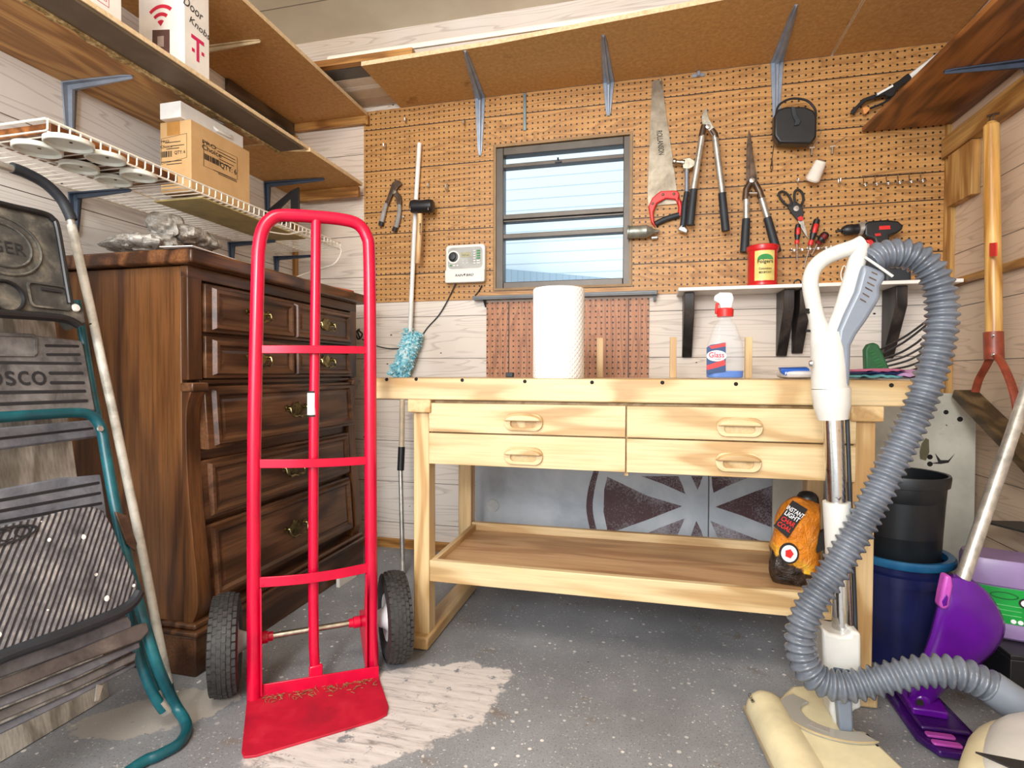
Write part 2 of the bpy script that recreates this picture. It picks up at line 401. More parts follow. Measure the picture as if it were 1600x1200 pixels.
M['peg'] = pegmat('pegboard_woodprint', (208, 160, 98), (188, 136, 76), (126, 80, 36), 'x', [z - PZ0 for z in (2.064, 1.861, 1.658, 1.55, 1.349)], 2)
g = G(); F, B = -.007, -.0005
for a in ((.195, WX0 - .002, PZ0, PZ1), (WX1 + .002, 2.689, PZ0, PZ1), (WX0 - .002, WX1 + .002, PZ0, WZ0 - .002), (WX0 - .002, WX1 + .002, WZ1 + .002, PZ1)): g.box(a[0], a[1], F, B, a[2], a[3])
solo('pegboard', g, M['peg'], 'large tan wood-print pegboard with black grooves around the window', 'pegboard')
LX0, LX1 = at(760, 520, y=-.007).x, at(1014, 520, y=-.007).x
lxc = (LX0 + LX1) / 2
M['peg_low'] = pegmat('pegboard_woodprint_low', (200, 142, 100), (178, 118, 80), (120, 70, 42), 'z', [at(795, 520, y=-.007).x - lxc, at(982, 520, y=-.007).x - lxc], 0)
solo('pegboard', G().box(LX0, LX1, F, B, .70, 1.2), M['peg_low'], 'small reddish pegboard with upright grooves below the window', 'pegboard')
# window: bronze awning window, four panes
bronze = flat('bronze_aluminium', (84, 76, 68), .4, .3, .1)
wood_rev = flat('window_reveal_paint', (150, 118, 78), .6)
wr = bpy.data.objects.new('window_1', None); COL.objects.link(wr); wr.location = ((WX0 + WX1) / 2, .03, WZ0); wr['kind'] = 'structure'; ROOT[wr] = V(wr.location)
g = G()
e_ = .0006
for a in ((WX0 + e_, WX0 + .012, WZ0 + e_, WZ1 - e_), (WX1 - .012, WX1 - e_, WZ0 + e_, WZ1 - e_), (WX0 + .012, WX1 - .012, WZ1 - .012, WZ1 - e_), (WX0 + .012, WX1 - .012, WZ0 + e_, WZ0 + .012)): g.box(a[0], a[1], -.012, .095, a[2], a[3])
mk('window_reveal', g, wood_rev, wr)
fx0, fx1, fz0, fz1 = WX0 + .010, WX1 - .004, WZ0 + .004, WZ1 - .014
g = G(); t = .036
g.box(fx0, fx0 + t, -.004, .05, fz0, fz1).box(fx1 - t, fx1, -.004, .05, fz0, fz1).box(fx0 + t, fx1 - t, -.004, .05, fz1 - t, fz1).box(fx0 + t, fx1 - t, -.004, .05, fz0, fz0 + t)
mk('window_frame', g, bronze, wr, .003)
zb = [at(790, 262, y=.02).z, at(790, 341, y=.02).z, at(790, 371, y=.02).z]
for k, (z, h) in enumerate(zip(zb, (.018, .022, .022))):
    g = G().box(fx0 + t - .004, fx1 - t + .004, .0, .045, z - h * .5, z + h * .5)
    if k == 1: g.box(fx0 + t - .004, fx1 - t + .004, .006, .05, z - h * .5 - .012, z - h * .5 - .003)
    mk('window_mullion', g, bronze, wr, .002)
gl = bpy.data.materials.new('window_glass'); gl.use_nodes = True; nt = gl.node_tree; nt.nodes.clear()
o_ = nt.nodes.new('ShaderNodeOutputMaterial'); mx = nt.nodes.new('ShaderNodeMixShader'); tr = nt.nodes.new('ShaderNodeBsdfTransparent'); gs = nt.nodes.new('ShaderNodeBsdfGlossy')
tr.inputs[0].default_value = (.93, .96, .98, 1); gs.inputs['Roughness'].default_value = .4; mx.inputs[0].default_value = .008
nt.links.new(tr.outputs[0], mx.inputs[1]); nt.links.new(gs.outputs[0], mx.inputs[2]); nt.links.new(mx.outputs[0], o_.inputs[0]); M['glass'] = gl
zs = [fz0 + t] + zb[::-1] + [fz1 - t]
for a, b in zip(zs[:-1], zs[1:]): mk('window_pane', G().box(fx0 + t - .003, fx1 - t + .003, .030, .034, a, b), gl, wr)
lp = at(872, 253, y=-.004)
mk('window_latch', G().box(lp.x - .014, lp.x + .016, -.012, 0., lp.z - .003, lp.z + .003).cyl((lp.x, -.008, lp.z), (lp.x, -.008, lp.z + .018), .004, 8), M['black_plastic'], wr)
# what the window looks out on: white metal awning and ribbed skirting of the next unit
m = Mat('white_ribbed_metal', .45); m.coord(); s_ = m.n('ShaderNodeSeparateXYZ', {0: m.raw})
h1 = m.math('LESS_THAN', m.math('FRACT', m.math('DIVIDE', s_.outputs[2], .075)), .1)
m.col(m.mix(m.math('MULTIPLY', h1, .8), c(228, 240, 244), c(176, 196, 206)))
solo('exterior_siding', G().box(-1.6, 3.6, 1.30, 1.36, 1.18, 3.4), m.m, 'white horizontal metal siding seen through the window glass', 'siding')
m = Mat('white_skirting_metal', .5); m.coord(); s_ = m.n('ShaderNodeSeparateXYZ', {0: m.raw})
h1 = m.math('LESS_THAN', m.math('FRACT', m.math('DIVIDE', s_.outputs[0], .045)), .12)
m.col(m.mix(m.math('MULTIPLY', h1, .5), c(150, 174, 190), c(110, 134, 150)))
solo('exterior_skirting', G().prism([(-1.6, 1.24, 0), (3.6, 1.24, 0), (3.6, 1.24, 1.21), (1.433, 1.24, 1.487), (.531, 1.24, 1.602), (-1.6, 1.24, 1.87)], (0, .05, 0)), m.m, 'pale upright-ribbed metal skirting outside the lowest window pane', 'skirting')
# ------------------------------------------------------------------ chest of drawers against the left wall
DX = .300; Y0, Y1 = -1.215, -.280
dr = thing('chest_of_drawers', 'tall dark-stained pine chest of drawers with brass bail pulls behind the red hand truck', 'chest of drawers', (.06, -.75, 0))
mk('top', G().box(XL + .012, .345, -1.243, -.256, 1.172, 1.213), M['dresser_top'], dr, .006)
# carcass: side panel, back, upper stiles, rails
g = G(); g.box(XL + .012, DX - .02, Y0, Y0 + .02, .10, 1.17).box(XL + .012, DX - .02, Y1 - .02, Y1, .10, 1.17).box(XL + .012, XL + .02, Y0, Y1, .1, 1.17)
mk('side_panel', g, M['dresser_z'], dr, .002)
mk('front_panel', G().box(DX - .045, DX - .022, Y0 + .02, Y1 - .02, .10, 1.17), M['dresser_y'], dr)
mk('top_rail', G().box(DX - .022, DX + .004, Y0, Y1, 1.135, 1.171).box(DX - .022, DX - .004, Y0 + .05, Y1 - .05, .832, .846), M['dresser_y'], dr, .002)
for ya, yb in ((Y0, Y0 + .052), (Y1 - .052, Y1)):
    mk('stile', G().box(DX - .022, DX + .004, ya, yb, .845, 1.14), M['dresser_z'], dr, .003)
    mk('stile_cap', G().box(DX - .022, DX + .022, ya - .004, yb + .004, .812, .838), M['dresser_y'], dr, .004)
    # bombe lower stile, hollow above and swelling towards the plinth
    prof = spl([(.012, .812), (-.004, .76), (-.006, .66), (.000, .52), (.014, .38), (.026, .26), (.026, .19), (.008, .145)], 5)
    pts = [(DX + a, ya, z) for a, _, z in [(p[0], 0, p[1]) for p in [(q.x, q.y) for q in [V((s.x, s.y, 0)) for s in [V((k[0], k[1], 0)) for k in prof]]]]]
    poly = [(DX - .022, ya, .812)] + pts + [(DX - .022, ya, .145)]
    mk('stile', G().prism(poly, (0, yb - ya, 0)), M['dresser_z'], dr, .002)
# plinth with moulding
g = G().box(XL + .012, DX + .030, Y0 - .012, Y1 + .012, 0, .115)
mk('plinth', g, M['dresser_y'], dr, .004)
g = G().box(XL + .012, DX + .040, Y0 - .02, Y1 + .02, .115, .132).box(XL + .012, DX + .028, Y0 - .010, Y1 + .010, .132, .15)
mk('moulding', g, M['dresser_y'], dr, .006)
def pull(y, x, z, par, s=1.):
    """brass bat-wing plate with a swan-neck bail"""
    P = lambda a, b: V((x, y + a * s, z + b * s))
    out = [(-.043, -.004), (-.047, .008), (-.038, .014), (-.028, .007), (-.017, .012), (-.010, .022), (0, .017), (.010, .022), (.017, .012), (.028, .007), (.038, .014), (.047, .008), (.043, -.004), (.030, -.003), (.018, -.014), (0, -.018), (-.018, -.014), (-.030, -.003)]
    b = mk('handle', G().prism([P(*q) for q in out], (.003, 0, 0)), M['brass'], par, .0008)
    g = G(); pth = [P(-.037, .005) + X * .014, P(-.036, -.008) + X * .018, P(-.026, -.017) + X * .02, P(-.01, -.016) + X * .02, P(0, -.019) + X * .02, P(.01, -.016) + X * .02, P(.026, -.017) + X * .02, P(.036, -.008) + X * .018, P(.037, .005) + X * .014]
    g.tube(spl(pth, 4), .0028 * s, 8)
    for a in (-.037, .037): g.ball(P(a, .005) + X * .008, (.010, .006, .006), 10, 6)
    mk('bail', g, M['brass'], b)
def drawer(z0, z1, twin, depth, ya, yb, tilt=0.):
    """raised-and-fielded front; tilt makes the bombe lower fronts lean out at the bottom"""
    f = lambda z: DX + depth + tilt * (z1 - z) / max(z1 - z0, .01)
    d = mk('drawer', G().add([(DX - .02, ya, z0), (f(z0), ya, z0), (f(z1), ya, z1), (DX - .02, ya, z1), (DX - .02, yb, z0), (f(z0), yb, z0), (f(z1), yb, z1), (DX - .02, yb, z1)],
        [(0, 1, 2, 3), (4, 5, 6, 7), (0, 1, 5, 4), (1, 2, 6, 5), (2, 3, 7, 6), (3, 0, 4, 7)]), M['dresser_y'], dr, .003)
    ym = (ya + yb) / 2; spans = [(ya + .03, ym - .012), (ym + .012, yb - .03)] if twin else [(ya + .03, yb - .03)]
    for (a, b) in spans:
        q = lambda y, z, e: V((f(z) + e, y, z))
        h = .026 if twin else .03
        za, zb = z0 + .014, z1 - .014
        ring = lambda i, e: [q(a + i, za + i, e), q(b - i, za + i, e), q(b - i, zb - i, e), q(a + i, zb - i, e)]
        lv = [ring(-.006, -.002), ring(0., .013), ring(.010, .013), ring(.018, .004), ring(.026, .004), ring(.034, .007)]
        vs = [p for l in lv for p in l]; fs = []
        for k in range(5): fs += [(k * 4 + i, k * 4 + (i + 1) % 4, k * 4 + 4 + (i + 1) % 4, k * 4 + 4 + i) for i in range(4)]
        fs.append((20, 21, 22, 23))
        mk('panel', G().add(vs, fs), M['dresser_y'], d, 0, 20)
        zc = (z0 + z1) / 2; pull((a + b) / 2, f(zc) + .008, zc, d, 1.25 if twin else 1.4)
drawer(.985, 1.128, True, .012, Y0 + .056, Y1 - .054)
drawer(.850, .974, True, .012, Y0 + .056, Y1 - .054)
drawer(.640, .826, False, .010, Y0 + .052, Y1 - .05, .012)
drawer(.428, .606, False, -.006, Y0 + .052, Y1 - .05, .008)
drawer(.185, .412, False, .002, Y0 + .052, Y1 - .05, .016)
# ------------------------------------------------------------------ hardwood workbench with four drawers
BF, BB = -.923, -.415
be = thing('workbench', 'pale rubberwood workbench with four drawers and a lower shelf under the window', 'workbench', (1.5, -.67, 0))
g = G().box(.724, 2.248, BF, BB, .784, .851)
mk('worktop', g, M['bench_x'], be, .004)
for px, py in ((604, 593), (650, 592.5), (722, 594), (820, 596), (925, 597.5), (1035, 597.8), (1150, 600), (1393, 602)):
    p = at(px, py, y=BF - .001); mk('dog_hole', G().cyl((p.x, BF - .0008, p.z), (p.x, BF + .004, p.z), .0055, 14), M['dark_hole'], be)
for x0 in (.853, 2.096):
    for y0 in (BF + .021, BB - .06):
        mk('leg', G().box(x0, x0 + .052, y0, y0 + .055, .04, .746), M['bench_z'], be, .003)
    mk('cross_rail', G().box(x0 - .012, x0 + .064, BF + .002, BB - .005, .744, .7845), M['bench_y'], be, .003)
    mk('foot', G().box(x0 - .006, x0 + .058, BF - .006, BB - .002, .002, .042), M['bench_y'], be, .006)
for y0, nm, z0, z1 in ((BF + .022, 'front_rail', .210, .277), (BB - .055, 'rear_rail', .225, .285)):
    mk(nm, G().box(.906, 2.096, y0, y0 + .022, z0, z1), M['bench_x'], be, .002)
for x0 in (.906, 2.078): mk('side_rail', G().box(x0, x0 + .018, BF + .044, BB - .055, .225, .277), M['bench_y'], be, .002)
mk('shelf', G().box(.924, 2.078, BF + .044, BB - .055, .240, .256), M['bench_shelf'], be)
# drawer box
g = G().box(.908, .918, BF + .03, BB - .07, .585, .782).box(2.092, 2.099, BF + .03, BB - .07, .585, .782).box(.918, 2.092, BB - .09, BB - .08, .585, .782).box(.918, 2.092, BF + .04, BB - .09, .584, .590).box(1.506, 1.517, BF + .036, BB - .09, .570, .782)
mk('drawer_case', g, M['bench_y'], be)
mk('case_front', G().box(.9185, 2.0915, BF + .034, BF + .038, .592, .781), M['bench_y'], be)
zs = at(671, 675, y=BF + .018).z
for (xa, xb, hx) in ((.9085, 1.5095, [(817, 660), (817, 713)]), (1.5135, 2.0995, [(1156, 668), (1154, 723)])):
    for k, (za, zb_) in enumerate(((zs + .002, .774), (.584, zs - .002))):
        d = mk('drawer', G().box(xa, xb, BF + .012, BF + .032, za, zb_), M['bench_x'], be, .0015)
        hp = at(hx[k][0], hx[k][1], y=BF + .002)
        W, H = .118, .052
        o = V((hp.x, BF + .012, hp.z))
        outer = rrect(o, X, Z, W, H, H / 2 - .001, 8); inner = rrect(o - Z * .004, X, Z, W * .66, H * .46, H * .2, 8)
        h = mk('handle', G().ring(outer, inner, (0, -.010, 0)), M['bench_x'], d, .002)
        # hood over the finger scoop
        hood = [o + X * (W * .5 * math.cos(a)) + Z * (.003 + (H * .46) * math.sin(a)) for a in [PI * i / 16 for i in range(17)]]
        hood = [q if i not in (0, 16) else q for i, q in enumerate(hood)]
        hd = G(); top = [q + Y * -.009 for q in hood]; n = len(hood)
        lip = [o + X * ((q - o).x * .88) + Z * ((q - o).z * .62 + .004) + Y * -.024 for q in hood]
        hd.add(top + lip, [(i, i + 1, n + i + 1, n + i) for i in range(n - 1)] + [list(range(n, 2 * n)), [0, n, 2 * n - 1, n - 1]])
        mk('hood', hd, M['bench_x'], h, .002)
        mk('scoop', G().prism([q + Y * -.0012 for q in rrect(o - Z * .004, X, Z, W * .68, H * .48, H * .2, 8)], (0, .001, 0)), M['bench_y'], h)
# ------------------------------------------------------------------ red hand truck
tw = V((.785, .62, 0)).normalized(); tf = V((tw.y, -tw.x, 0))          # across, and forward (towards the toe plate)
T0 = V((.685, -1.180, 0)); tn = (tf + Z * .035).normalized()
tp = lambda px, py, d=0.: atp(px, py, T0 + tf * d, tn)
ht = thing('hand_truck', 'red tubular hand truck with two black pneumatic tyres standing on the paint spill', 'hand truck', T0)
loop = [(396.5, 1092), (396.5, 900), (397, 715), (400, 545), (403, 420), (405, 385), (411, 358), (424, 342), (442, 336.5), (490, 338.5), (535, 343), (560, 351), (573, 370), (577, 400), (578.5, 545), (579, 720), (580, 890), (582, 1062)]
P = [tp(*q) for q in loop]
mk('frame_tube', G().tube(spl(P, 6), .0175, 14, ref=tf), M['red_paint'], ht)
ctr = [tp(494, 345), tp(492, 545), tp(490, 720), tp(489.5, 900), tp(490.5, 1010)]
mk('centre_tube', G().tube(spl(ctr, 4) + [tp(492, 1040), tp(493, 1062)], [.0135] * 17 + [.0135, .011], 12, ref=tf), M['red_paint'], ht)
b0, b1 = tp(493, 1036), tp(493, 1064)
mk('tube_foot', G().obox((b0 + b1) / 2 + tf * .010, tw * .036, tf * .012, (b1 - b0)), M['red_paint'], ht, .004)
for (xa, ya, xb, yb, h, mid) in ((405, 546, 572, 547, 12, 548), (400, 724, 573, 719, 13, 721), (402, 909, 575, 886, 15, 894)):
    A, Bq = tp(xa, ya), tp(xb, yb); hh = h / 560.
    pts = []
    for i in range(13):
        t = i / 12; q = A.lerp(Bq, t) + tf * (.022 * math.sin(PI * t) + .008); pts.append(q)
    g = G(); vs = []
    for q in pts: vs += [q + Z * hh / 2, q - Z * hh / 2, q - Z * hh / 2 - tf * .006, q + Z * hh / 2 - tf * .006]
    fs = []
    for i in range(12): fs += [(i * 4 + k, i * 4 + (k + 1) % 4, i * 4 + 4 + (k + 1) % 4, i * 4 + 4 + k) for k in range(4)]
    fs += [(0, 1, 2, 3), (48, 49, 50, 51)]
    mk('crossbar', g.add(vs, fs), M['red_paint'], ht, .001)
# warning sticker wrapped round the centre tube
sa, sb = tp(488.5, 614), tp(488.5, 648)
mk('sticker', G().tube([sa, sb], .0142, 16, ref=tf).m(1).tube([tp(488.5, 611), sa], .0143, 16, ref=tf).tube([sb, tp(488.5, 651)], .0143, 16, ref=tf), [M['white_card'], M['ink']], ht, label='white warning sticker with black bands')
# toe plate
c0, c1, c2, c3 = at(376, 1187, z=.006), at(612, 1117, z=.006), at(592, 1058, z=.006), at(386, 1092, z=.006)
def cut(a, b, k): return a + (b - a).normalized() * k
poly = [c3, cut(c0, c3, .03), cut(c0, c3, .008) + (c1 - c0).normalized() * .006, cut(c0, c1, .03), cut(c1, c0, .04), cut(c1, c0, .01) + (c2 - c1).normalized() * .01, cut(c1, c2, .04), c2]
mk('toe_plate', G().prism(poly, (0, 0, -.0055)), M['red_plate'], ht, .001)
up = [c3, c2]; dn = (c2 - c3).normalized()
mk('toe_flange', G().obox((c3 + c2) / 2 + Z * .014 - tf * .002, (c2 - c3), tf * .005, Z * .034), M['red_paint'], ht, .001)
# axle, hubs, brackets, tyres
RW = .131
A = at(352, 1003, y=-1.262); wl = V((.462, -1.262, RW)); wr_ = V((.830, -.992, RW))
ax = (wr_ - wl).normalized()
il, ir = wl + ax * .040, wr_ - ax * .055
mk('axle', G().cyl(wl, wr_, .0085, 14), M['steel'], ht)
for o, sgn in ((il, 1), (ir, -1)):
    a0 = o + ax * sgn * .045
    mk('collar', G().lathe(a0, ax * sgn, [(-.012, .013), (.0, .013), (.002, .0165), (.02, .0165), (.022, .0125), (.034, .0125)], 16), M['red_paint'], ht)
    rb = a0 + tf * .085
    g = G().prism([a0 + Z * .025 - tf * .02, a0 - Z * .025 - tf * .02, V((rb.x, rb.y, .012)), V((rb.x, rb.y, .30)), a0 + Z * .06 + tf * .06], ax * .005)
    mk('axle_bracket', g, M['red_paint'], ht, .001)
for o, sgn in ((wl, 1), (wr_, -1)):
    g = G(); W = .036
    prof = [(-W * .72, RW - .062), (-W * .95, RW - .045), (-W, RW - .028), (-W * .86, RW - .011), (-W * .55, RW - .003), (0, RW), (W * .55, RW - .003), (W * .86, RW - .011), (W, RW - .028), (W * .95, RW - .045), (W * .72, RW - .062)]
    g.lathe(o, ax, prof, 48, caps=False)
    u = ax.orthogonal().normalized(); v = ax.cross(u)
    for row, (off, rr) in enumerate(((-.0275, RW - .008), (-.0165, RW - .0035), (-.0055, RW - .0015), (.0055, RW - .0015), (.0165, RW - .0035), (.0275, RW - .008))):
        for k in range(40):
            a = 2 * PI * (k + .5 * (row % 2)) / 40; rd = u * math.cos(a) + v * math.sin(a); tg = -u * math.sin(a) + v * math.cos(a)
            g.obox(o + ax * off + rd * rr, ax * .0092, tg * .0155, rd * .006)
    t = mk('tyre', g, M['rubber'], ht, 0, 25)
    mk('wheel_hub', G().lathe(o, ax * sgn, [(-.03, .02), (-.03, RW - .064), (.022, RW - .060), (.028, RW - .064), (.024, .04), (.034, .030), (.056, .020), (.056, .010)], 24, caps=True), M['white_hub'], ht)
# chaff lying along the flange
lit = mottle('dry_plant_litter', [(.3, (92, 62, 34)), (.7, (160, 124, 80))], 60, .9)
g = G(); rnd = random.Random(3)
for k in range(150):
    t = rnd.random(); s = abs(rnd.gauss(0, .018)) + .004
    o = c3.lerp(c2, .1 + .86 * t) + tf * (s + .004); a = rnd.random() * PI; d = V((math.cos(a), math.sin(a), rnd.uniform(-.1, .2))) * rnd.uniform(.004, .016)
    o = V((o.x, o.y, .0075 + rnd.random() * .004)); g.tube([o - d / 2, o + d / 2], .0008, 4)
lt = solo('plant_litter', g, lit, 'dry brown leaf litter lying on the red toe plate', 'litter'); lt['kind'] = 'stuff'
# ------------------------------------------------------------------ panel leaning on the left wall, two folded step ladders in front of it
m_lean = wood('bleached_panel', (222, 216, 204), (200, 194, 182), (150, 142, 128), 'z', 7, 1.3, .6, .3)
pa, pb = at(172, 1092, z=0), at(88, 510, y=-1.36)
a0 = V((.182, -1.362, .002)); a1 = V((pb.x, -1.362, pb.z)); up = (a1 - a0); up = up * (1.28 / up.length)
nrm = V((up.z, 0, -up.x)).normalized()
g = G().prism([a0, a0 + up, a0 + up + Y * -.62, a0 + Y * -.62], nrm * -.016)
solo('wall_panel_offcut', g, m_lean, 'bleached wood-grain panel leaning on the left wall behind the folded step ladders', 'panel', bevel=.001)

lad_grey = mottle('worn_grey_tread', [(.28, (58, 56, 56)), (.5, (104, 101, 100)), (.7, (132, 129, 128))], 16, .6)
lad_step = mottle('blue_grey_tread', [(.3, (84, 88, 98)), (.6, (122, 124, 132)), (.8, (140, 142, 148))], 18, .5)
groove = flat('tread_groove', (34, 33, 36), .8)
tube_white = mottle('chipped_white_tube', [(.3, (150, 146, 136)), (.55, (204, 200, 188)), (.75, (218, 214, 204))], 18, .4)
teal = mottle('chipped_teal_paint', [(.12, (186, 190, 182)), (.24, (10, 62, 72)), (.5, (12, 80, 90)), (.75, (24, 104, 112))], 13, .35, 0, 3)
tray_m = mottle('scuffed_black_tray', [(.28, (36, 35, 35)), (.5, (74, 72, 68)), (.64, (120, 114, 102)), (.74, (176, 168, 150))], 13, .6, 0, 8, .3)
A0, A1 = V((.350, -1.335, 0)), V((.055, -1.335, 1.287)); Ad = (A1 - A0).normalized(); An = V((Ad.z, 0, -Ad.x))
YL = -1.80
def far(p, px): return V((p.x, YL, p.z)) if px <= -60 else p
pA = lambda px, py, d=0.: far(atp(px, py, A0 + An * d, An), px)
def mir(pts, yc=-1.58): return [V((p.x, 2 * yc - p.y, p.z)) for p in pts]
def ext(p, k): return V((p.x, p.y - k, p.z))
la = thing('step_ladder', 'folded step ladder with scuffed black bucket tray and curved black hand grip', 'ladder', (.3, -1.6, 0))
rail = [(112, 352), (125, 410), (141, 480), (158, 560), (178, 650), (200, 755), (222, 860), (246, 985), (266, 1085)]
for f_ in (lambda l: l, mir): mk('side_rail', G().tube(spl(f_([pA(*q) for q in rail]), 4), .0112, 12, ref=Y), tube_white, la)
for f_ in (lambda l: l, mir): mk('rail_foot', G().tube(f_([pA(262, 1070), pA(270, 1108)]), .0130, 12), M['black_rubber'], la)
grip = [(-40, 250), (0, 258), (40, 271), (72, 288), (96, 312), (108, 336), (114, 362)]
gq = [pA(*q) for q in grip[1:]]; gp = spl(mir(gq)[::-1] + gq, 5); mk('hand_rail', G().tube(gp, .0095, 12, ref=Y), M['alu'], la)
gp2 = spl([pA(*q) for q in [(18, 262), (42, 271), (72, 288), (96, 312), (108, 334), (112, 344)]], 5)
mk('hand_grip', G().tube(gp2, .0138, 12, ref=Y), M['black_rubber'], la)
mk('rail_sleeve', G().tube([pA(138, 466), pA(146, 508)], .0095, 12), M['dark_steel'], la)
# painted inner rail
for f_ in (lambda l: l, mir): mk('inner_rail', G().tube(spl(f_([pA(*q, -.008) for q in [(120, 470), (132, 540), (146, 620), (162, 700), (182, 800), (206, 920), (232, 1040), (250, 1095)]]), 4), .0100, 12, ref=Y), teal, la)
mk('inner_rail_foot', G().tube([pA(246, 1078, -.008), pA(254, 1108, -.008)], .0130, 12), M['alu'], la)
# bucket tray at the top
lat = [(-60, 300), (0, 314), (70, 330), (84, 336), (92, 350), (108, 440), (114, 468), (134, 486), (136, 506), (120, 512), (104, 494), (60, 489), (0, 486), (-60, 482)]
tr_ = [pA(*q, .05) for q in lat]
mk('tray', G().prism(tr_, An * -.042), tray_m, la, .006, seg=3)
rimp = [pA(*q, .054) for q in [(-60, 304), (0, 318), (66, 333), (82, 342), (90, 358), (104, 440), (110, 474)]]
mk('tray_rim', G().tube(spl(rimp, 4), .007, 10), M['black_plastic'], la)
lipp = [pA(*q, .058) for q in [(-60, 486), (0, 490), (60, 494), (104, 499), (122, 508)]]
mk('tray_lip', G().tube(spl(lipp, 4), .010, 10), M['black_plastic'], la)
cen = pA(4, 382, .0515); rx = (pA(60, 382, .0515) - cen).length; 
ell = lambda k: [cen - Y * -1 * (rx * k * math.cos(a)) + Ad * (rx * .86 * k * math.sin(a)) for a in [2 * PI * i / 40 for i in range(40)]]
for k in (1., .74): mk('tray_ring', G().tube(ell(k), .003, 6, True), tray_m, la)
text('tray_lettering', 'GER', pA(12, 386, .0516), Y, Ad, .075, groove, la)
cc = pA(10, 463, .0515); rr = (pA(38, 463, .0515) - cc).length
mk('cup_holder', G().lathe(cc, An, [(.001, rr * .96), (.005, rr), (.005, rr * .88), (-.004, rr * .8), (-.006, .001)], 28, False).m(1).lathe(cc, An, [(-.003, rr * .8), (-.0031, 0.0)], 28, False), [M['black_plastic'], groove], la)
rc = pA(77, 463, .0515); wv = (pA(108, 463, .0515) - pA(46, 463, .0515)).length; hv = (pA(77, 444, .0515) - pA(77, 482, .0515)).length
mk('tool_recess', G().ring(rrect(rc, Y, Ad, wv, hv, .012), rrect(rc, Y, Ad, wv * .92, hv * .86, .01), An * .003), tray_m, la)
mk('latch_slot', G().obox(pA(80, 453, .053), Y * wv * .5, An * .002, Ad * .007), groove, la)
mk('tray_bolt', G().lathe(pA(118, 481, .052), An, [(0, .011), (.004, .009), (.005, 0.001)], 14), M['white_plastic'], la)
# ribbed treads folded flat
def tread(px, d, th, mt, grooves, par, name='tread'):
    t = mk(name, G().prism([pA(*q, d) for q in px], An * -th), mt, par, .004)
    for (xa, ya, xb, yb, h) in grooves:
        a, b = pA(xa, ya, d + .0006), pA(xb, yb, d + .0006)
        mk('groove', G().prism([q + V((0, 0, 0)) for q in rrect((a + b) / 2, (b - a), An.cross((b - a).normalized()), (b - a).length, h, h * .48, 3)], An * -.0004), groove, t)
    return t
t = tread([(-60, 514), (0, 518), (54, 521), (58, 524), (128, 532), (132, 545), (150, 642), (-60, 652)], .014, .022, lad_grey,
      [(70, 540, 124, 541, .007), (72, 554, 126, 554, .007), (-40, 566, 128, 568, .007), (76, 583, 131, 583, .008), (78, 598, 133, 598, .008), (-40, 614, 135, 611, .008), (-40, 633, 138, 626, .008)], la)
text('tread_lettering', 'cosco', pA(16, 591, .015), Y, Ad, .155, groove, t, .034, .004)
mk('tread_tray', G().ring([pA(*q, .0145) for q in [(-60, 519), (53, 523), (57, 530), (57, 552), (52, 557), (-60, 558)]], [pA(*q, .0145) for q in [(-56, 523), (50, 527), (53, 531), (53, 550), (49, 553), (-56, 554)]], An * .003), lad_grey, t)
tread([(-60, 676), (0, 668), (150, 655), (156, 682), (0, 702), (-60, 710)], .012, .022, lad_step, [(-40, 690, 146, 669, .006)], la)
tread([(-60, 780), (0, 764), (90, 747), (158, 741), (166, 790), (170, 830), (-60, 870)], .016, .022, lad_step, [(-40, 789, 156, 754, .007), (-40, 806, 158, 770, .007), (-40, 823, 160, 786, .007), (-40, 838, 162, 800, .007)], la)

B0, B1 = V((.502, -1.435, 0)), V((.236, -1.435, .752)); Bd = (B1 - B0).normalized(); Bn = V((Bd.z, 0, -Bd.x))
def farB(p, px): return V((p.x, -2.03, p.z)) if px <= -60 else p
pB = lambda px, py, d=0.: farB(atp(px, py, B0 + Bn * d, Bn), px)
lb = thing('step_stool', 'folded teal tube step stool with a ribbed paint-spattered tread in front of the step ladder', 'step stool', (.45, -1.6, 0))
arch = [pB(*q) for q in [(-60, 657), (0, 651), (60, 648), (120, 645), (140, 648), (153, 659), (160, 676), (166, 712), (180, 790), (200, 880), (222, 962), (246, 1040)]]
feet = [at(272, 1098, z=.055), at(289, 1126, z=.022), at(291, 1143, z=.0128), at(278, 1163, z=.0128), at(246, 1181, z=.0128), at(200, 1206, z=.0128), at(140, 1240, z=.0128)]
half = arch[2:] + feet[:6]; mk('frame_tube', G().tube(spl(half + mir(half, -1.735)[::-1], 5, True), .0122, 12, True, ref=Y), teal, lb)
mk('rivet', G().lathe(pB(156, 670, .0125), Bn, [(0, .008), (.004, .007), (.005, .001)], 12), M['alu'], lb)
for f_ in (lambda l: l, lambda l: mir(l, -1.735)): mk('rear_leg', G().tube(spl(f_([pB(*q, -.05) for q in [(176, 830), (196, 915), (210, 985), (222, 1040), (240, 1085), (256, 1110)]]), 4), .0115, 12, ref=Y), teal, lb)
mk('rear_leg_foot', G().tube([pB(250, 1096, -.05), pB(262, 1112, -.05)], .0140, 12), M['alu'], lb)
mk('hinge_plate', G().prism([pB(*q, .016) for q in [(178, 800), (196, 806), (212, 850), (210, 862), (196, 850)]], Bn * .005), M['dark_steel'], lb, .001)
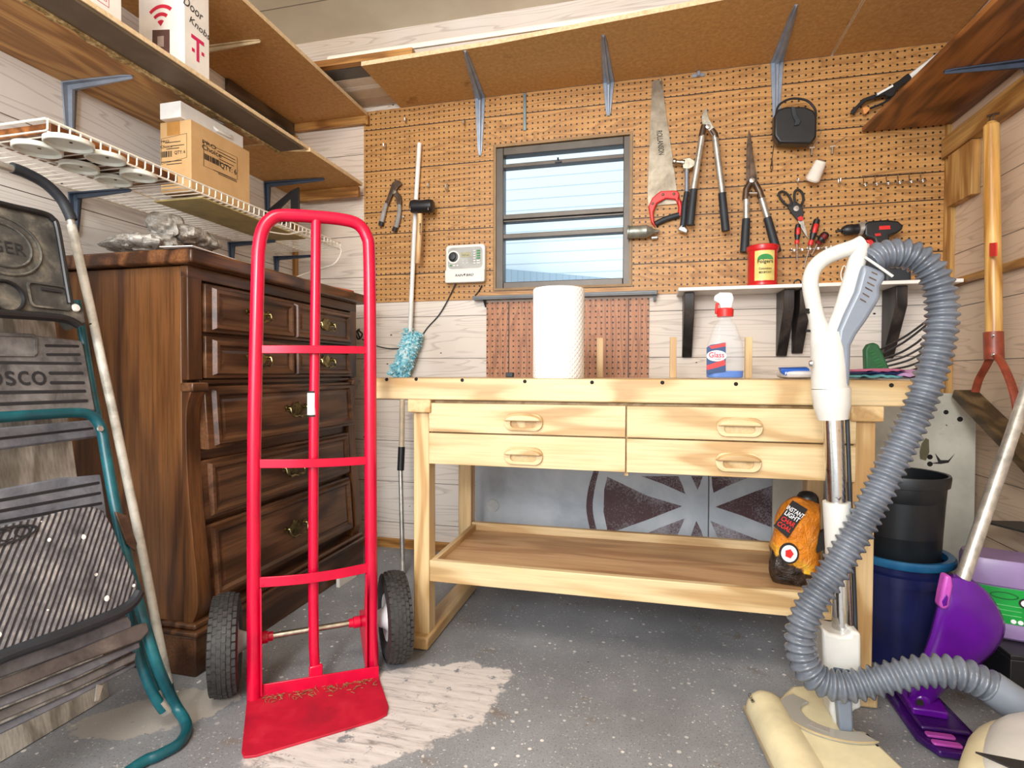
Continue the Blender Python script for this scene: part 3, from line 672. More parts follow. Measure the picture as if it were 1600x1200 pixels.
# ribbed platform
m = Mat('ribbed_rubber_tread', .6); m.coord(); s_ = m.n('ShaderNodeSeparateXYZ', {0: m.raw})
dg = m.math('ADD', s_.outputs[1], m.math('MULTIPLY', s_.outputs[2], -.72))
wb = m.math('MULTIPLY', m.math('SUBTRACT', m.noise(m.raw, 30., 3), .5), .003)
fr = m.math('FRACT', m.math('DIVIDE', m.math('ADD', dg, wb), .0135))
rib = m.ramp(fr, [(.0, (0, 0, 0)), (.28, (1, 1, 1)), (.62, (1, 1, 1)), (.75, (0, 0, 0))])
kn = m.noise(m.raw, 21., 6, .7)
top = m.ramp(kn, [(.32, c(70, 68, 70)), (.52, c(128, 126, 128)), (.7, c(178, 174, 170))])
base = m.mix(rib, c(44, 44, 50), top)
spot = m.n('ShaderNodeTexVoronoi', {'Vector': m.raw, 'Scale': 26.})
base = m.mix(m.math('LESS_THAN', m.math('ADD', spot.outputs['Distance'], m.math('MULTIPLY', kn, .25)), .275), base, c(236, 234, 230))
m.col(base); m.bump(rib, .5, .003)
B2n = (Bn + Z * .10).normalized()
plat = [(-60, 834), (0, 822), (60, 808), (110, 795), (145, 791), (160, 797), (172, 814), (200, 878), (214, 908), (217, 922), (208, 936), (180, 952), (80, 990), (0, 1018), (-60, 1038)]
Pp = [pB(*q, .042) for q in plat]
pl = mk('platform', G().prism(Pp, Bn * -.028).m(1), m.m, lb, .003)
edge = [pB(*q, .040) for q in [(216, 926), (206, 942), (178, 960), (80, 998), (0, 1027), (-60, 1048)]]
mk('platform_edge', G().tube(spl(edge, 4), .013, 10), M['black_rubber'], lb)
oc = pB(6, 838, .0432)
mk('badge', G().ring([oc + Y * (.062 * math.cos(a)) + Bd * (.017 * math.sin(a)) for a in [2 * PI * i / 24 for i in range(24)]], [oc + Y * (.056 * math.cos(a)) + Bd * (.0125 * math.sin(a)) for a in [2 * PI * i / 24 for i in range(24)]], Bn * .002), groove, pl)
text('badge_lettering', 'CO', oc + Y * .018, Y, Bd, .06, groove, pl, .022, .002)
# lower folded tread and its edge layers
lo_m = mottle('dirty_brown_tread', [(.3, (58, 54, 54)), (.6, (104, 96, 92)), (.8, (134, 124, 118))], 14, .6)
def bar(px, d, th, mt, nm): return mk(nm, G().prism([pB(*q, d) for q in px], Bn * -th), mt, lb, .003)
bar([(-60, 1056), (0, 1036), (120, 994), (200, 962), (206, 972), (206, 982), (120, 1016), (0, 1060), (-60, 1082)], .012, .016, lad_step, 'lower_tread')
bar([(-60, 1082), (0, 1062), (120, 1016), (214, 976), (230, 972), (234, 986), (222, 1000), (120, 1038), (0, 1088), (-60, 1112)], .022, .022, lo_m, 'lower_tread_edge')
bar([(-60, 1114), (0, 1090), (120, 1042), (218, 1002), (220, 1012), (120, 1058), (0, 1106), (-60, 1132)], .006, .02, lad_step, 'tread_channel')
bar([(-60, 1136), (0, 1110), (120, 1062), (214, 1018), (212, 1032), (120, 1076), (0, 1128), (-60, 1156)], -.004, .02, lad_grey, 'tread_channel')
bar([(-60, 1160), (0, 1133), (120, 1080), (214, 1034), (212, 1042), (120, 1090), (0, 1148), (-60, 1176)], -.016, .014, lad_step, 'tread_channel')
cl = pB(152, 1082, -.01)
mk('clip', G().prism([pB(*q, -.006) for q in [(150, 1070), (159, 1072), (152, 1095), (147, 1096)]], Bn * .004), M['alu'], lb)
# ------------------------------------------------------------------ shelving on the left wall and in the corner
def leg_bracket(par, o, out, dn, lo, ld, w, mat, name='bracket'):
    """pressed-steel shelf bracket: corner o, arm along out, leg along dn"""
    o, out, dn = V(o), V(out).normalized(), V(dn).normalized(); side = out.cross(dn).normalized(); g = G()
    def limb(d, nrm, L):
        vs = []; fs = []; k = 8
        for i in range(k + 1):
            t = i / k; ww = w * (1 - .62 * t) / 2; hh = .30 * w * (1 - .5 * t) + .003; p = o + d * (L * t)
            if i == k: ww *= .55
            vs += [p - side * ww, p - side * ww * .96 + nrm * .004, p - side * ww * .34 + nrm * .004, p - side * ww * .2 + nrm * hh, p + side * ww * .2 + nrm * hh, p + side * ww * .34 + nrm * .004, p + side * ww * .96 + nrm * .004, p + side * ww]
        n = 8
        for i in range(k): fs += [(i * n + q, i * n + (q + 1) % n, i * n + n + (q + 1) % n, i * n + n + q) for q in range(n)]
        fs += [list(range(n)), list(range(k * n, k * n + n))]; g.add(vs, fs)
    limb(out, dn, lo); limb(dn, out, ld)
    q = [o + out * .004 + dn * .004]; R = .05
    arc = [o + out * (R - R * math.sin(a) + .002) + dn * (R - R * math.cos(a) + .002) for a in [PI / 2 * i / 8 for i in range(9)]]
    g.prism([p - side * w * .13 for p in q + arc], side * w * .26)
    return mk(name, g, mat, par, .0008)
def edgeboard(name, poly_xy, z0, z1, mats, par, jag=0.):
    """flat board: face 0 material, rim material 1"""
    g = G(); n = len(poly_xy); bt = [V((x, y, z0)) for x, y in poly_xy]; tp_ = [V((x, y, z1)) for x, y in poly_xy]
    g.add(bt + tp_, [list(range(n))[::-1], list(range(n, 2 * n))]); g.cur = 1
    g.add(bt + tp_, [(i, (i + 1) % n, n + (i + 1) % n, n + i) for i in range(n)])
    return mk(name, g, mats, par)
PB = [M['particle'], M['particle_edge']]
# high particle-board shelf in the left corner
hs = thing('corner_shelf', 'particle board shelf just under the ceiling on the left wall', 'shelf', (0, -.9, 2.13))
edgeboard('board', [(XL + .002, -.024), (.222, -.024), (.224, -.5), (.226, -1.1), (.232, -2.2), (XL + .002, -2.2)], 2.130, 2.147, PB, hs)
mk('end_batten', G().box(XL + .024, .216, -.030, -.0085, 2.092, 2.1295), M['pine_x'], hs, .001)
mk('end_batten_block', G().box(.2165, .228, -.03, -.0085, 2.085, 2.1295), M['pine_x'], hs)
mk('wall_batten', G().box(XL + .001, XL + .02, -.48, -.024, 2.078, 2.1295), wood('weathered_batten', (120, 100, 78), (92, 74, 54), (52, 40, 28), 'y', 8), hs, .001)
ba, bt = at(326, 84, z=2.126), at(406, 64, z=2.126)
leg_bracket(hs, (XL + .001, bt.y, 2.1295), X, -Z, bt.x - XL, .16, .05, M['cream_paint'])
# long brown shelf below it
ms = thing('wall_shelf', 'long brown plank shelf on the left wall carrying the white boxes', 'shelf', (0, -.9, 1.77))
edgeboard('back_board', [(XL + .001, -2.2), (.088, -2.2), (.088, -.62), (XL + .001, -.62)], 1.770, 1.788, [M['shelf_pine'], M['shelf_pine']], ms)
jag = []; rnd = random.Random(5)
for i in range(60): jag.append((.086 + rnd.uniform(-.008, .012), -.53 - i * .0277))
M['splinter'] = mottle('splintered_edge', [(.3, (92, 74, 44)), (.5, (168, 140, 88)), (.62, (214, 190, 140)), (.72, (46, 38, 28))], 55, .9, 0, 6, .6)
edgeboard('splintered_strip', jag + [(.105, -2.16), (.105, -.53)], 1.764, 1.770, [M['splinter'], M['splinter']], ms)
mk('front_board', G().box(.100, .212, -2.2, -.53, 1.770, 1.779), M['brown_paint'], ms)
mk('front_lip', G().box(.200, .216, -2.2, -.485, 1.779, 1.792), M['particle_edge'], ms)
edgeboard('end_board', [(XL + .001, -.618), (.085, -.60), (.088, -.53), (.222, -.50), (.222, -.072), (XL + .001, -.06)], 1.772, 1.788, PB, ms)
mk('end_batten', G().box(-.13, .200, -.075, -.055, 1.722, 1.7715).box(-.175, -.13, -.075, -.002, 1.735, 1.7715), M['pine_x'], ms, .001)
for px, py, tx, ty in ((112, 150, 205, 117), (418, 285, 498, 274)):
    p = at(px, py, x=XL + .004); t_ = at(tx, ty, z=1.768)
    leg_bracket(ms, (XL + .001, p.y if px > 200 else (p.y + t_.y) / 2, 1.7695), X, -Z, min(t_.x, .2) - XL - .002, .24, .05, M['bracket'] if px < 200 else M['bracket_dark'])
# boxes on it
def box_thing(name, label, cat, x0, x1, y0, y1, z0, z1, mat, bevel=.002):
    b = thing(name, label, cat, ((x0 + x1) / 2, (y0 + y1) / 2, z0)); mk('carton', G().box(x0, x1, y0, y1, z0, z1), mat, b, bevel); return b
zt = 1.7925
ca = at(190, 0, x=.165); bx = at(60, 0, y=ca.y - .27).x
b1 = box_thing('carton', 'white carton with magenta line print at the upper left end of the brown shelf', 'box', -.03, .165, ca.y - .30, ca.y, zt, zt + .23, M['white_card'])
o = V((.1655, ca.y - .075, zt + .075))
for k, (dy, dz, w, h) in enumerate(((0, 0, .075, .055), (.018, -.006, .026, .020))):
    r = [o + Y * (dy + w / 2 * sx) + Z * (dz + h / 2 * sz) for sx, sz in ((-1, -1), (1, -1), (1, 1), (-1, 1))]
    r2 = [o + Y * (dy + (w / 2 - .0012) * sx) + Z * (dz + (h / 2 - .0012) * sz) for sx, sz in ((-1, -1), (1, -1), (1, 1), (-1, 1))]
    mk('print_frame', G().ring(r, r2, X * .0003), M['pink_ink'], b1)
mk('print_bar', G().obox(o + Y * .018 - Z * .006, X * .0006, Y * .016, Z * .005), M['red_ink'], b1)
for k in range(4): mk('print_bar', G().obox(o - Y * .02 + Z * (.016 - k * .009), X * .0006, Y * (.028 - .004 * (k % 2)), Z * .0022), M['pink_ink'], b1)
cb = at(288, 60, x=.160); cy = cb.y; y2 = at(327, 60, x=.160).y; x1 = at(217, 60, y=cy).x
b2 = box_thing('carton', 'tall white carton with a red signal symbol and a pen-written name', 'box', x1, .160, cy, y2, zt, zt + .31, M['white_card'])
fo = lambda px, py: at(px, py, y=cy - .0006)
so_ = lambda px, py: at(px, py, x=.1606)
ce = fo(251, 40); wv = fo(272, 22).x - fo(229, 22).x
for k, r in enumerate((.62, .39)):
    R1, R2 = wv * r, wv * (r - .105); ao = [math.radians(48 + 84 * i / 14) for i in range(15)]
    oo = [ce + X * R1 * math.cos(a) + Z * R1 * math.sin(a) for a in ao] + [ce + X * R2 * math.cos(a) + Z * R2 * math.sin(a) for a in ao[::-1]]
    mk('signal_arc', G().prism(oo, Y * .0003), M['red_ink'], b2)
mk('signal_arc', G().prism([ce - Z * .002] + [ce + X * wv * .17 * math.cos(a) + Z * wv * .17 * math.sin(a) for a in [math.radians(48 + 84 * i / 8) for i in range(9)]], Y * .0003), M['red_ink'], b2)
dv = [fo(238, 47), fo(265, 46), fo(265, 98), fo(238, 98)]
mk('device_picture', G().prism(dv, Y * .0003).m(1).prism([q + Y * -.0003 for q in [fo(246, 57), fo(256, 56), fo(256, 73), fo(246, 73)]], Y * .0002), [flat('device_print', (92, 64, 56), .5), flat('device_print_light', (170, 150, 140), .5)], b2)
text('logo', 'T', so_(309, 78), Y, Z, .052, M['pink_ink'], b2, .075, .012)
for px, py in ((302, 78), (317, 85)): mk('logo_square', G().obox(so_(px, py), X * .0006, Y * .011, Z * .011), M['pink_ink'], b2)
text('handwriting', 'Door', so_(302, 13), Y - Z * .15, Z, .080, M['ink'], b2, .030, 0, .0006, .3)
text('handwriting', 'Knobs', so_(312, 44), Y - Z * .15, Z, .085, M['ink'], b2, .022, 0, .0006, .3)
# ------------------------------------------------------------------ white wire shelf
ZW0, ZW1, XF = 1.446, 1.472, .172
ws = thing('wire_shelf', 'white coated wire shelf on the left wall above the chest of drawers', 'shelf', (0, -.8, ZW0))
ya, yb = -1.49, -.19
r_ = .0030
mk('front_wire', G().tube([(XF, ya, ZW1), (XF, yb, ZW1)], r_, 8), M['white_wire'], ws)
mk('front_wire', G().tube([(XF, ya, ZW0 - .004), (XF, yb, ZW0 - .004)], r_, 8), M['white_wire'], ws)
for xx in (XL + .012, -.02): mk('long_wire', G().tube([(xx, ya, ZW0 - .004), (xx, yb, ZW0 - .004)], r_, 8), M['white_wire'], ws)
n = 49
for i in range(n + 1):
    y = ya + (yb - ya) * i / n
    g = G().tube([(XL + .008, y, ZW0), (XF - .006, y, ZW0), (XF - .001, y, ZW0 + .003), (XF, y, ZW1)], .0021, 6)
    mk('cross_wire', g, M['white_wire'], ws)
mk('end_wire', G().tube([(XL + .01, ya - .004, ZW1), (XF, ya - .004, ZW1)], r_, 8), M['white_wire'], ws)
for px, py, ld in ((118, 300, .13), (362, 346, .125), (432, 360, .12)):
    p = at(px, py, x=XL + .004); leg_bracket(ws, (XL + .001, p.y, ZW0 - .0130), X, -Z, .22, ld, .045, M['bracket_dark'])
# organiser board with six white screw lids under it
lx = thing('lid_organiser', 'brown board with six white screw lids fixed beneath it on the wire shelf', 'organiser', (.06, -1.3, ZW0))
ends = at(22, 205, z=ZW1).y
mk('board', G().box(-.06, XF - .012, -1.475, -1.10, ZW0 + .0022, ZW0 + .026), M['shelf_dark'], lx, .002)
lidm = flat('white_lid', (216, 216, 204), .4, 0, .06)
for k, (px, py) in enumerate(((59, 238), (108, 229), (124, 266), (165, 252), (178, 286), (217, 279))):
    p = at(px, py, z=1.425); R = .052 if k < 2 else .046
    l = mk('lid', G().lathe((p.x, p.y, 1.4385), -Z, [(0, .004), (.0, R), (.010, R), (.012, R - .002), (.012, R - .0045), (.004, R - .006), (.004, .003)], 36, False), lidm, lx)
    mk('screw', G().lathe((p.x + .006, p.y, 1.4346), -Z, [(0, .004), (.002, .003), (.0025, .0005)], 10), M['dark_steel'], l)
# cream plastic panel lying on the wires
solo('shelf_liner', G().box(-.03, XF - .012, -1.005, -.44, ZW0 - .0125, ZW0 - .0082), flat('cream_liner', (196, 178, 116), .5), 'yellowish cream panel held flat beneath the wire shelf under the cardboard box', 'panel')
# cardboard box with printed labels
cp = at(298, 186, x=.135); zt2 = cp.z; yc_ = cp.y; yd_ = at(390, 232, x=.135).y; xl_ = at(250, 195, y=yc_).x
cbx = thing('cardboard_box', 'brown cardboard box printed QTY 6 standing on the white wire shelf', 'box', (.05, (yc_ + yd_) / 2, ZW0 + .0075))
mk('carton', G().box(xl_, .135, yc_, yd_, ZW0 + .0075, zt2), M['cardboard'], cbx, .002)
tape = flat('brown_tape', (176, 126, 66), .3)
tx = at(272, 200, y=yc_ - .0005)
mk('tape', G().box(tx.x - .028, tx.x + .022, yc_ - .0007, yc_ - .0001, zt2 - .045, zt2 - .001), tape, cbx)
def label_print(Pf, u, frame, lines, s):
    """printed panel: frame, brand word, bars, QTY"""
    p = [Pf(*q) for q in frame]; ctr = sum(p, V()) / 4; w = V(u); nn = w.cross(Z).normalized()
    mk('label_frame', G().ring(p, [q + (ctr - q) * .02 for q in p], nn * .0003), M['ink'], cbx)
u1, u2 = X, Y
def on1(px, py): return at(px, py, y=yc_ - .0006)
def on2(px, py): return at(px, py, x=.1356)
for P_, u, fr_, dt in ((on1, X, [(252, 217), (292, 208), (292, 246), (252, 257)], dict(b=(258, 221), b2=(260, 229), w=.046, bar=(260, 241), q=(281, 238), t=[(270, 222, .06), (278, 227, .05), (270, 232, .05)], f=[(268, 252, .08), (272, 256, .06)])),
                       (on2, Y, [(318, 221), (371, 246), (371, 281), (318, 259)], dict(b=(327, 226), b2=(331, 236), w=.085, bar=(332, 250), q=(357, 264), t=[(354, 243, .085), (357, 249, .07), (354, 254, .07), (352, 258, .05)], f=[(352, 274, .11), (356, 278, .09)]))):
    label_print(P_, u, fr_, None, 1)
    text('label_print', 'PRO', P_(*dt['b']), u, Z, dt['w'] * .7, M['ink'], cbx, dt['w'] * .15, .008)
    text('label_print', 'Choice', P_(*dt['b2']), u, Z, dt['w'], M['ink'], cbx, dt['w'] * .19, .008)
    text('label_print', 'QTY: 6', P_(*dt['q']), u, Z, dt['w'] * .92, M['ink'], cbx, dt['w'] * .27, .01)
    bc = P_(*dt['bar']); g = G(); rnd = random.Random(9); s = -dt['w'] * .45
    while s < dt['w'] * .45:
        ww = rnd.choice((.0012, .002, .003)); g.obox(bc + V(u) * s, V(u) * ww, V(u).cross(Z) * .0004, Z * .019); s += ww + rnd.choice((.0014, .0022))
    mk('barcode', g, M['ink'], cbx)
    for (qx, qy, L) in dt['t'] + dt['f']: mk('print_line', G().obox(P_(qx, qy), V(u) * L, V(u).cross(Z) * .0004, Z * .0022), M['ink'], cbx)
# white tub and crumpled film on top of the box
ta, tb, tc = at(268, 190, x=.09), at(376, 222, x=.09), zt2
solo('plastic_tub', G().prism([(xl_ + .02, ta.y + .01, tc), (.115, ta.y + .01, tc + .0005), (.118, tb.y - .02, tc), (xl_ + .02, tb.y - .02, tc)], (0, 0, .052)).tube([(.09, ta.y + .12, tc + .05), (.12, ta.y + .16, tc + .02), (.122, ta.y + .22, tc + .022), (.1, ta.y + .25, tc + .045)], .006, 8), M['white_plastic'], 'white plastic tub resting on top of the cardboard box', 'tub', bevel=.006)
def film(name, o, r, seed, mat, label, cat, amp=.35, seg=26, rings=18, sc=9.):
    g = G(); o = V(o); g.ball(o, r, seg, rings)
    for i, p in enumerate(g.v):
        d = p - o; k = noise.noise((p + V((seed, 0, 0))) * sc); k2 = noise.noise((p + V((0, seed, 0))) * sc * 3.3)
        q = o + d * (1 + amp * k + amp * .7 * k2); q.z = max(q.z, o.z - r[2] * .92 if isinstance(r, tuple) else q.z); g.v[i] = q
    return solo(name, g, mat, label, cat, smooth=20)
pf = Mat('clear_film', .16); pf.b.inputs['Transmission Weight'].default_value = .55; pf.b.inputs['IOR'].default_value = 1.15; pf.col(c(190, 188, 184)); M['film'] = pf.m
fp = at(322, 178, x=.06)
film('plastic_wrap', (.07, fp.y + .02, tc + .066), (.03, .05, .008), 3.1, M['film'], 'crumpled clear plastic wrap tucked on top of the white tub', 'plastic wrap', .5, sc=30.)
# black triangular square
sq = lambda px, py: at(px, py, y=-.40)
bs = solo('rafter_square', G().ring([sq(413, 332), sq(454, 298), sq(466, 292), sq(467, 340), sq(440, 350)], [sq(431, 331), sq(451, 311), sq(454, 310), sq(454, 330), sq(440, 336)], Y * .01), M['black_plastic'], 'black triangular square standing on the wire shelf beside the dark bracket', 'square', bevel=.001)
# white flex along the wires
pth = [at(*q, x=XF + .007) for q in ((418, 362), (450, 366), (478, 362), (500, 376), (522, 380))]
cabl = pth + [at(533, 392, x=.19), at(522, 412, x=.17), at(495, 421, x=.06), at(470, 430, x=.04), at(455, 436, x=.02)]
solo('flex_cord', G().tube(spl(cabl, 6), .0026, 8), M['white_wire'], 'white flex hanging in a loop from the far end of the wire shelf', 'cord')
# ------------------------------------------------------------------ things lying on the chest of drawers
DT = 1.2132
bagm = Mat('grey_crumpled_bag', .14); bagm.b.inputs['Transmission Weight'].default_value = .25; kk = bagm.noise(bagm.coord(), 26., 6, .7, 1.)
bagm.col(bagm.ramp(kk, [(.32, c(96, 88, 80)), (.5, c(186, 180, 170)), (.66, c(244, 240, 232))])); bagm.bump(kk, .8, .01)
p1, p2 = at(225, 380, x=.02), at(300, 372, x=.02)
g = G()
for (px, py, rx, ry, rz, sd) in ((228, 384, .10, .10, .032, 1.), (258, 356, .05, .055, .042, 2.), (296, 372, .06, .10, .036, 3.), (318, 380, .05, .07, .022, 4.)):
    o = at(px, py, x=.06); h = G().ball(o, (rx, ry, rz), 30, 20)
    for i, p in enumerate(h.v):
        d = p - o; k = noise.noise((p + V((sd, 0, 0))) * 16.); k2 = noise.noise((p + V((0, sd, 0))) * 48.)
        q = o + d * (1 + .4 * k + .28 * k2); q.z = max(q.z, DT + .0008); h.v[i] = q
    g.add(h.v, h.f)
solo('plastic_bag', g, bagm.m, 'crumpled clear grey plastic bag lying on top of the chest of drawers', 'bag', smooth=25)
o = at(268, 394, z=DT); solo('paper_sheet', G().prism([(o.x + .02, o.y - .06, DT + .0004), (o.x + .12, o.y - .05, DT + .0004), (o.x + .10, o.y + .14, DT + .0004), (o.x, o.y + .12, DT + .0004)], (0, 0, .002)), M['white_card'], 'white paper sheet under the plastic bag on the chest of drawers', 'paper')
om = flat('orange_cord', (196, 92, 52), .5)
pts = [at(*q, z=DT + .004) for q in ((420, 424), (430, 426))] 
cp_ = at(428, 424, z=DT + .004)
loop_ = [V((.10, -.76, DT + .0085)), V((.10, -.75, DT + .035)), V((.10, -.72, DT + .052)), V((.10, -.69, DT + .04)), V((.12, -.675, DT + .0085)), V((.2, -.60, DT + .0085)), V((.27, -.50, DT + .0085)), V((.30, -.40, DT + .0085)), V((.31, -.32, DT + .0085)), V((.25, -.30, DT + .0085)), V((.15, -.4, DT + .0085)), V((.18, -.52, DT + .0085))]
solo('extension_lead', G().tube(spl(loop_, 6), .0052, 8), om, 'orange cord lying in a loop on the far end of the chest of drawers', 'cord')
# ------------------------------------------------------------------ high shelf over the window, siding offcuts, brackets
bsf = thing('high_shelf', 'long particle board shelf under the ceiling above the window', 'shelf', (1.3, -.25, 2.158))
pf_ = [at(565, 103, z=2.158), at(770, 70, z=2.158), at(1130, 0, z=2.158)]
poly = [(pf_[0].x, -.009)] + [(p.x, p.y) for p in pf_] + [(2.280, -.49), (2.280, -.009)]
poly[1] = (pf_[0].x - .002, pf_[0].y)
edgeboard('board', poly, 2.158, 2.176, PB, bsf)
for (cx_, cy_), (tx, ty), ly in (((750, 152), (728, 82), 242), ((951, 120), (943, 58), 172), ((1214, 96), (1243, 11), 214)):
    p = at(cx_, cy_, y=-.012); t_ = at(tx, ty, z=2.155); L = p.z - at(cx_, ly, y=-.02).z
    leg_bracket(bsf, (p.x, -.0110, 2.1575), V((t_.x - p.x, t_.y, 0)).normalized(), -Z, (V((t_.x, t_.y)) - V((p.x, 0))).length, max(L, .12), .05, M['bracket'])
sk = mottle('knot_stain', [(.3, (112, 64, 22)), (.6, (150, 96, 40))], 40, .8)
rs = thing('high_shelf', 'short particle board shelf in the upper right corner above the grabber', 'shelf', (2.5, -.3, 2.17))
l0, l1 = at(1302, 90, z=2.18), at(1342, -6, z=2.18)
edgeboard('board', [(2.290, -.009), (2.290, -.30), (2.30, -.75), (2.700, -.75), (2.700, -.009)], 2.1575, 2.1755, PB, rs)
# siding offcuts bridging the corner between the two high shelves
cols = [((92, 90, 86), 'dark grey textured siding strip'), ((222, 208, 186), 'cream siding strip with a nail slot'), ((236, 228, 214), 'narrow white siding strip'), ((204, 186, 160), 'wide beige siding strip'), ((190, 168, 142), 'tan siding strip nearest the pegboard')]
ys = [(-.345, -.268), (-.262, -.205), (-.200, -.170), (-.165, -.088), (-.083, -.020)]
for (rgb, lb_), (y0, y1) in zip(cols, ys):
    solo('siding_strip', G().box(-.15, .75, y0, y1, 2.1775, 2.186).box(-.15, .75, y1 - .006, y1, 2.186, 2.194), mottle('siding_' + lb_.split()[0], [(.3, tuple(v * .92 for v in rgb)), (.7, rgb)], 30, .5), lb_ + ' lying across the gap between the two high shelves', 'siding', 'siding offcuts on the high shelves')
solo('wood_strip', G().box(-.18, .62, -.385, -.352, 2.1775, 2.205), M['pine_x'], 'thin bare wood strip lying across the high shelf above the siding offcuts', 'wood strip')
ta, tb = at(512, 93, y=-.33), at(1102, 6, y=-.33)
d_ = (tb - ta); tb2 = ta + d_ * 1.25
u_ = d_.normalized(); w_ = V((0, 1, 0)); n_ = u_.cross(w_)
mld = solo('moulding_strip', G().obox((ta + tb2) / 2, tb2 - ta, Y * .012, Z * .018).obox((ta + tb2) / 2 + Z * .013 + Y * .01, tb2 - ta, Y * .012, Z * .010), flat('white_moulding', (240, 230, 212), .45, 0, .03), 'long white moulding strip lying on the high shelf just under the ceiling', 'moulding', bevel=.002)
# ------------------------------------------------------------------ pegboard hardware
def hook(px, py, label, s=1., kind=0):
    p = at(px, py, y=-.008); g = G()
    if kind == 0:
        pts = [p + Z * .012 * s, p + Z * .012 * s - Y * .008, p - Y * .010 - Z * .006 * s, p - Y * .016 - Z * .014 * s, p - Y * .026 * s - Z * .010 * s, p - Y * .030 * s + Z * .004 * s]
    else:
        pts = [p + Z * .010 * s, p - Y * .012 + Z * .010 * s, p - Y * .014 - Z * .012 * s, p - Y * .02 - Z * .018 * s]
    g.tube(spl(pts, 4), .0021 * s, 8)
    return solo('peg_hook', g, M['silver'], label, 'hook', 'pegboard hooks')
for a in ((636, 190, 'bare wire hook left of the long bracket on the pegboard', 1.), (727, 194, 'bare wire hook beside the left long bracket', 1.1), (671, 291, 'small bare hook right of the white pole near the mallet', 1.), (700, 294, 'bare wire hook above the sprinkler timer', 1.3),
          (632, 340, 'small hook between the pliers and the mallet', .8), (1032, 128, 'hook that carries the hand saw', 1.), (1245, 284, 'hook that carries the scissors', 1.), (1309, 285, 'bare wire hook right of the thread spool', 1.2), (604, 230, 'bent wire hook near the left end of the pegboard', 1.2)):
    hook(a[0], a[1], a[2], a[3])
fp_ = at(1091, 116, y=-.008)
solo('bracket_clip', G().box(fp_.x - .026, fp_.x + .026, -.012, -.008, fp_.z - .012, fp_.z + .002).box(fp_.x - .006, fp_.x + .006, -.03, -.012, fp_.z - .014, fp_.z + .004), M['bracket'], 'small grey metal clip on the pegboard right of the hand saw tip', 'clip', bevel=.001)
a, b = at(820, 145, y=-.012), at(820, 204, y=-.012)
solo('metal_bar', G().box(a.x - .007, a.x + .007, -.014, -.008, b.z, a.z), flat('grey_green_metal', (126, 140, 140), .4, .5), 'thin grey metal bar fixed upright on the pegboard above the window corner', 'bar', bevel=.002)
# ------------------------------------------------------------------ hand tools hung on the pegboard
def pw(px, py, d): return at(px, py, y=-d)
def plate(pts, d, th): return G().prism([pw(x, y, d) for x, y in pts], (0, th, 0))
# pliers
pl_ = thing('pliers', 'tongue-and-groove pliers with dark jaws hung left of the white pole', 'pliers', pw(613, 320, .02))
jaw = [(612, 286), (618, 281), (624, 282), (628, 287), (623, 291), (619, 296), (621, 300), (626, 305), (627, 318), (625, 322), (620, 320), (618, 309), (613, 303), (611, 308), (606, 321), (601, 318), (606, 305), (609, 296)]
mk('jaw', plate(jaw, .028, .010), M['dark_steel'], pl_, .002)
mk('pivot', G().lathe(pw(616, 300, .028), -Y, [(0, .012), (.004, .010), (.005, .001)], 14), M['steel'], pl_)
grip_m = flat('grey_vinyl_grip', (150, 146, 142), .4, 0, .15)
for pts in ([(604, 318), (601, 328), (598, 340), (595, 352)], [(624, 320), (624, 332), (621, 348), (616, 361)]):
    q = [pw(x, y, .023) for x, y in pts]; mk('handle', G().tube(spl(q, 4), [.010] * 6 + [.0115] * 7, 10).m(1).tube([q[-2].lerp(q[-1], .55), q[-1] + (q[-1] - q[-2]) * .08], .0125, 10), [grip_m, M['black_plastic']], pl_)
# mallet
ml = thing('rubber_mallet', 'black rubber mallet with a pale wooden handle hung over the white pole', 'mallet', pw(656, 350, .06))
h0, h1 = pw(642, 323, .080), pw(677, 322, .080); hd = (h1 - h0)
mk('head', G().lathe(h0, hd, [(0, .022), (.004, .029), (.022, .032), (hd.length / 2, .029), (hd.length - .022, .032), (hd.length - .004, .029), (hd.length, .022)], 24), M['black_plastic'], ml)
hk = G()
for px in (641, 669):
    q = [pw(px, 319, .0095), pw(px, 318, .05), pw(px, 322, .112), pw(px, 328, .118)]; hk.tube(spl(q, 4), .002, 8)
mk('hanger', hk, M['silver'], ml)
mh = [pw(656, 334, .080), pw(655, 365, .078), pw(652, 412, .076)]
mk('handle', G().tube(spl(mh, 5), .0125, 12, flatten=.8), wood('mallet_handle', (228, 190, 138), (212, 168, 112), (184, 136, 84), 'z', 5), ml)
text('handle_print', 'MALLET', pw(656.5, 358, .0905), Z * -1, X, .055, M['ink'], ml, .008, .01)
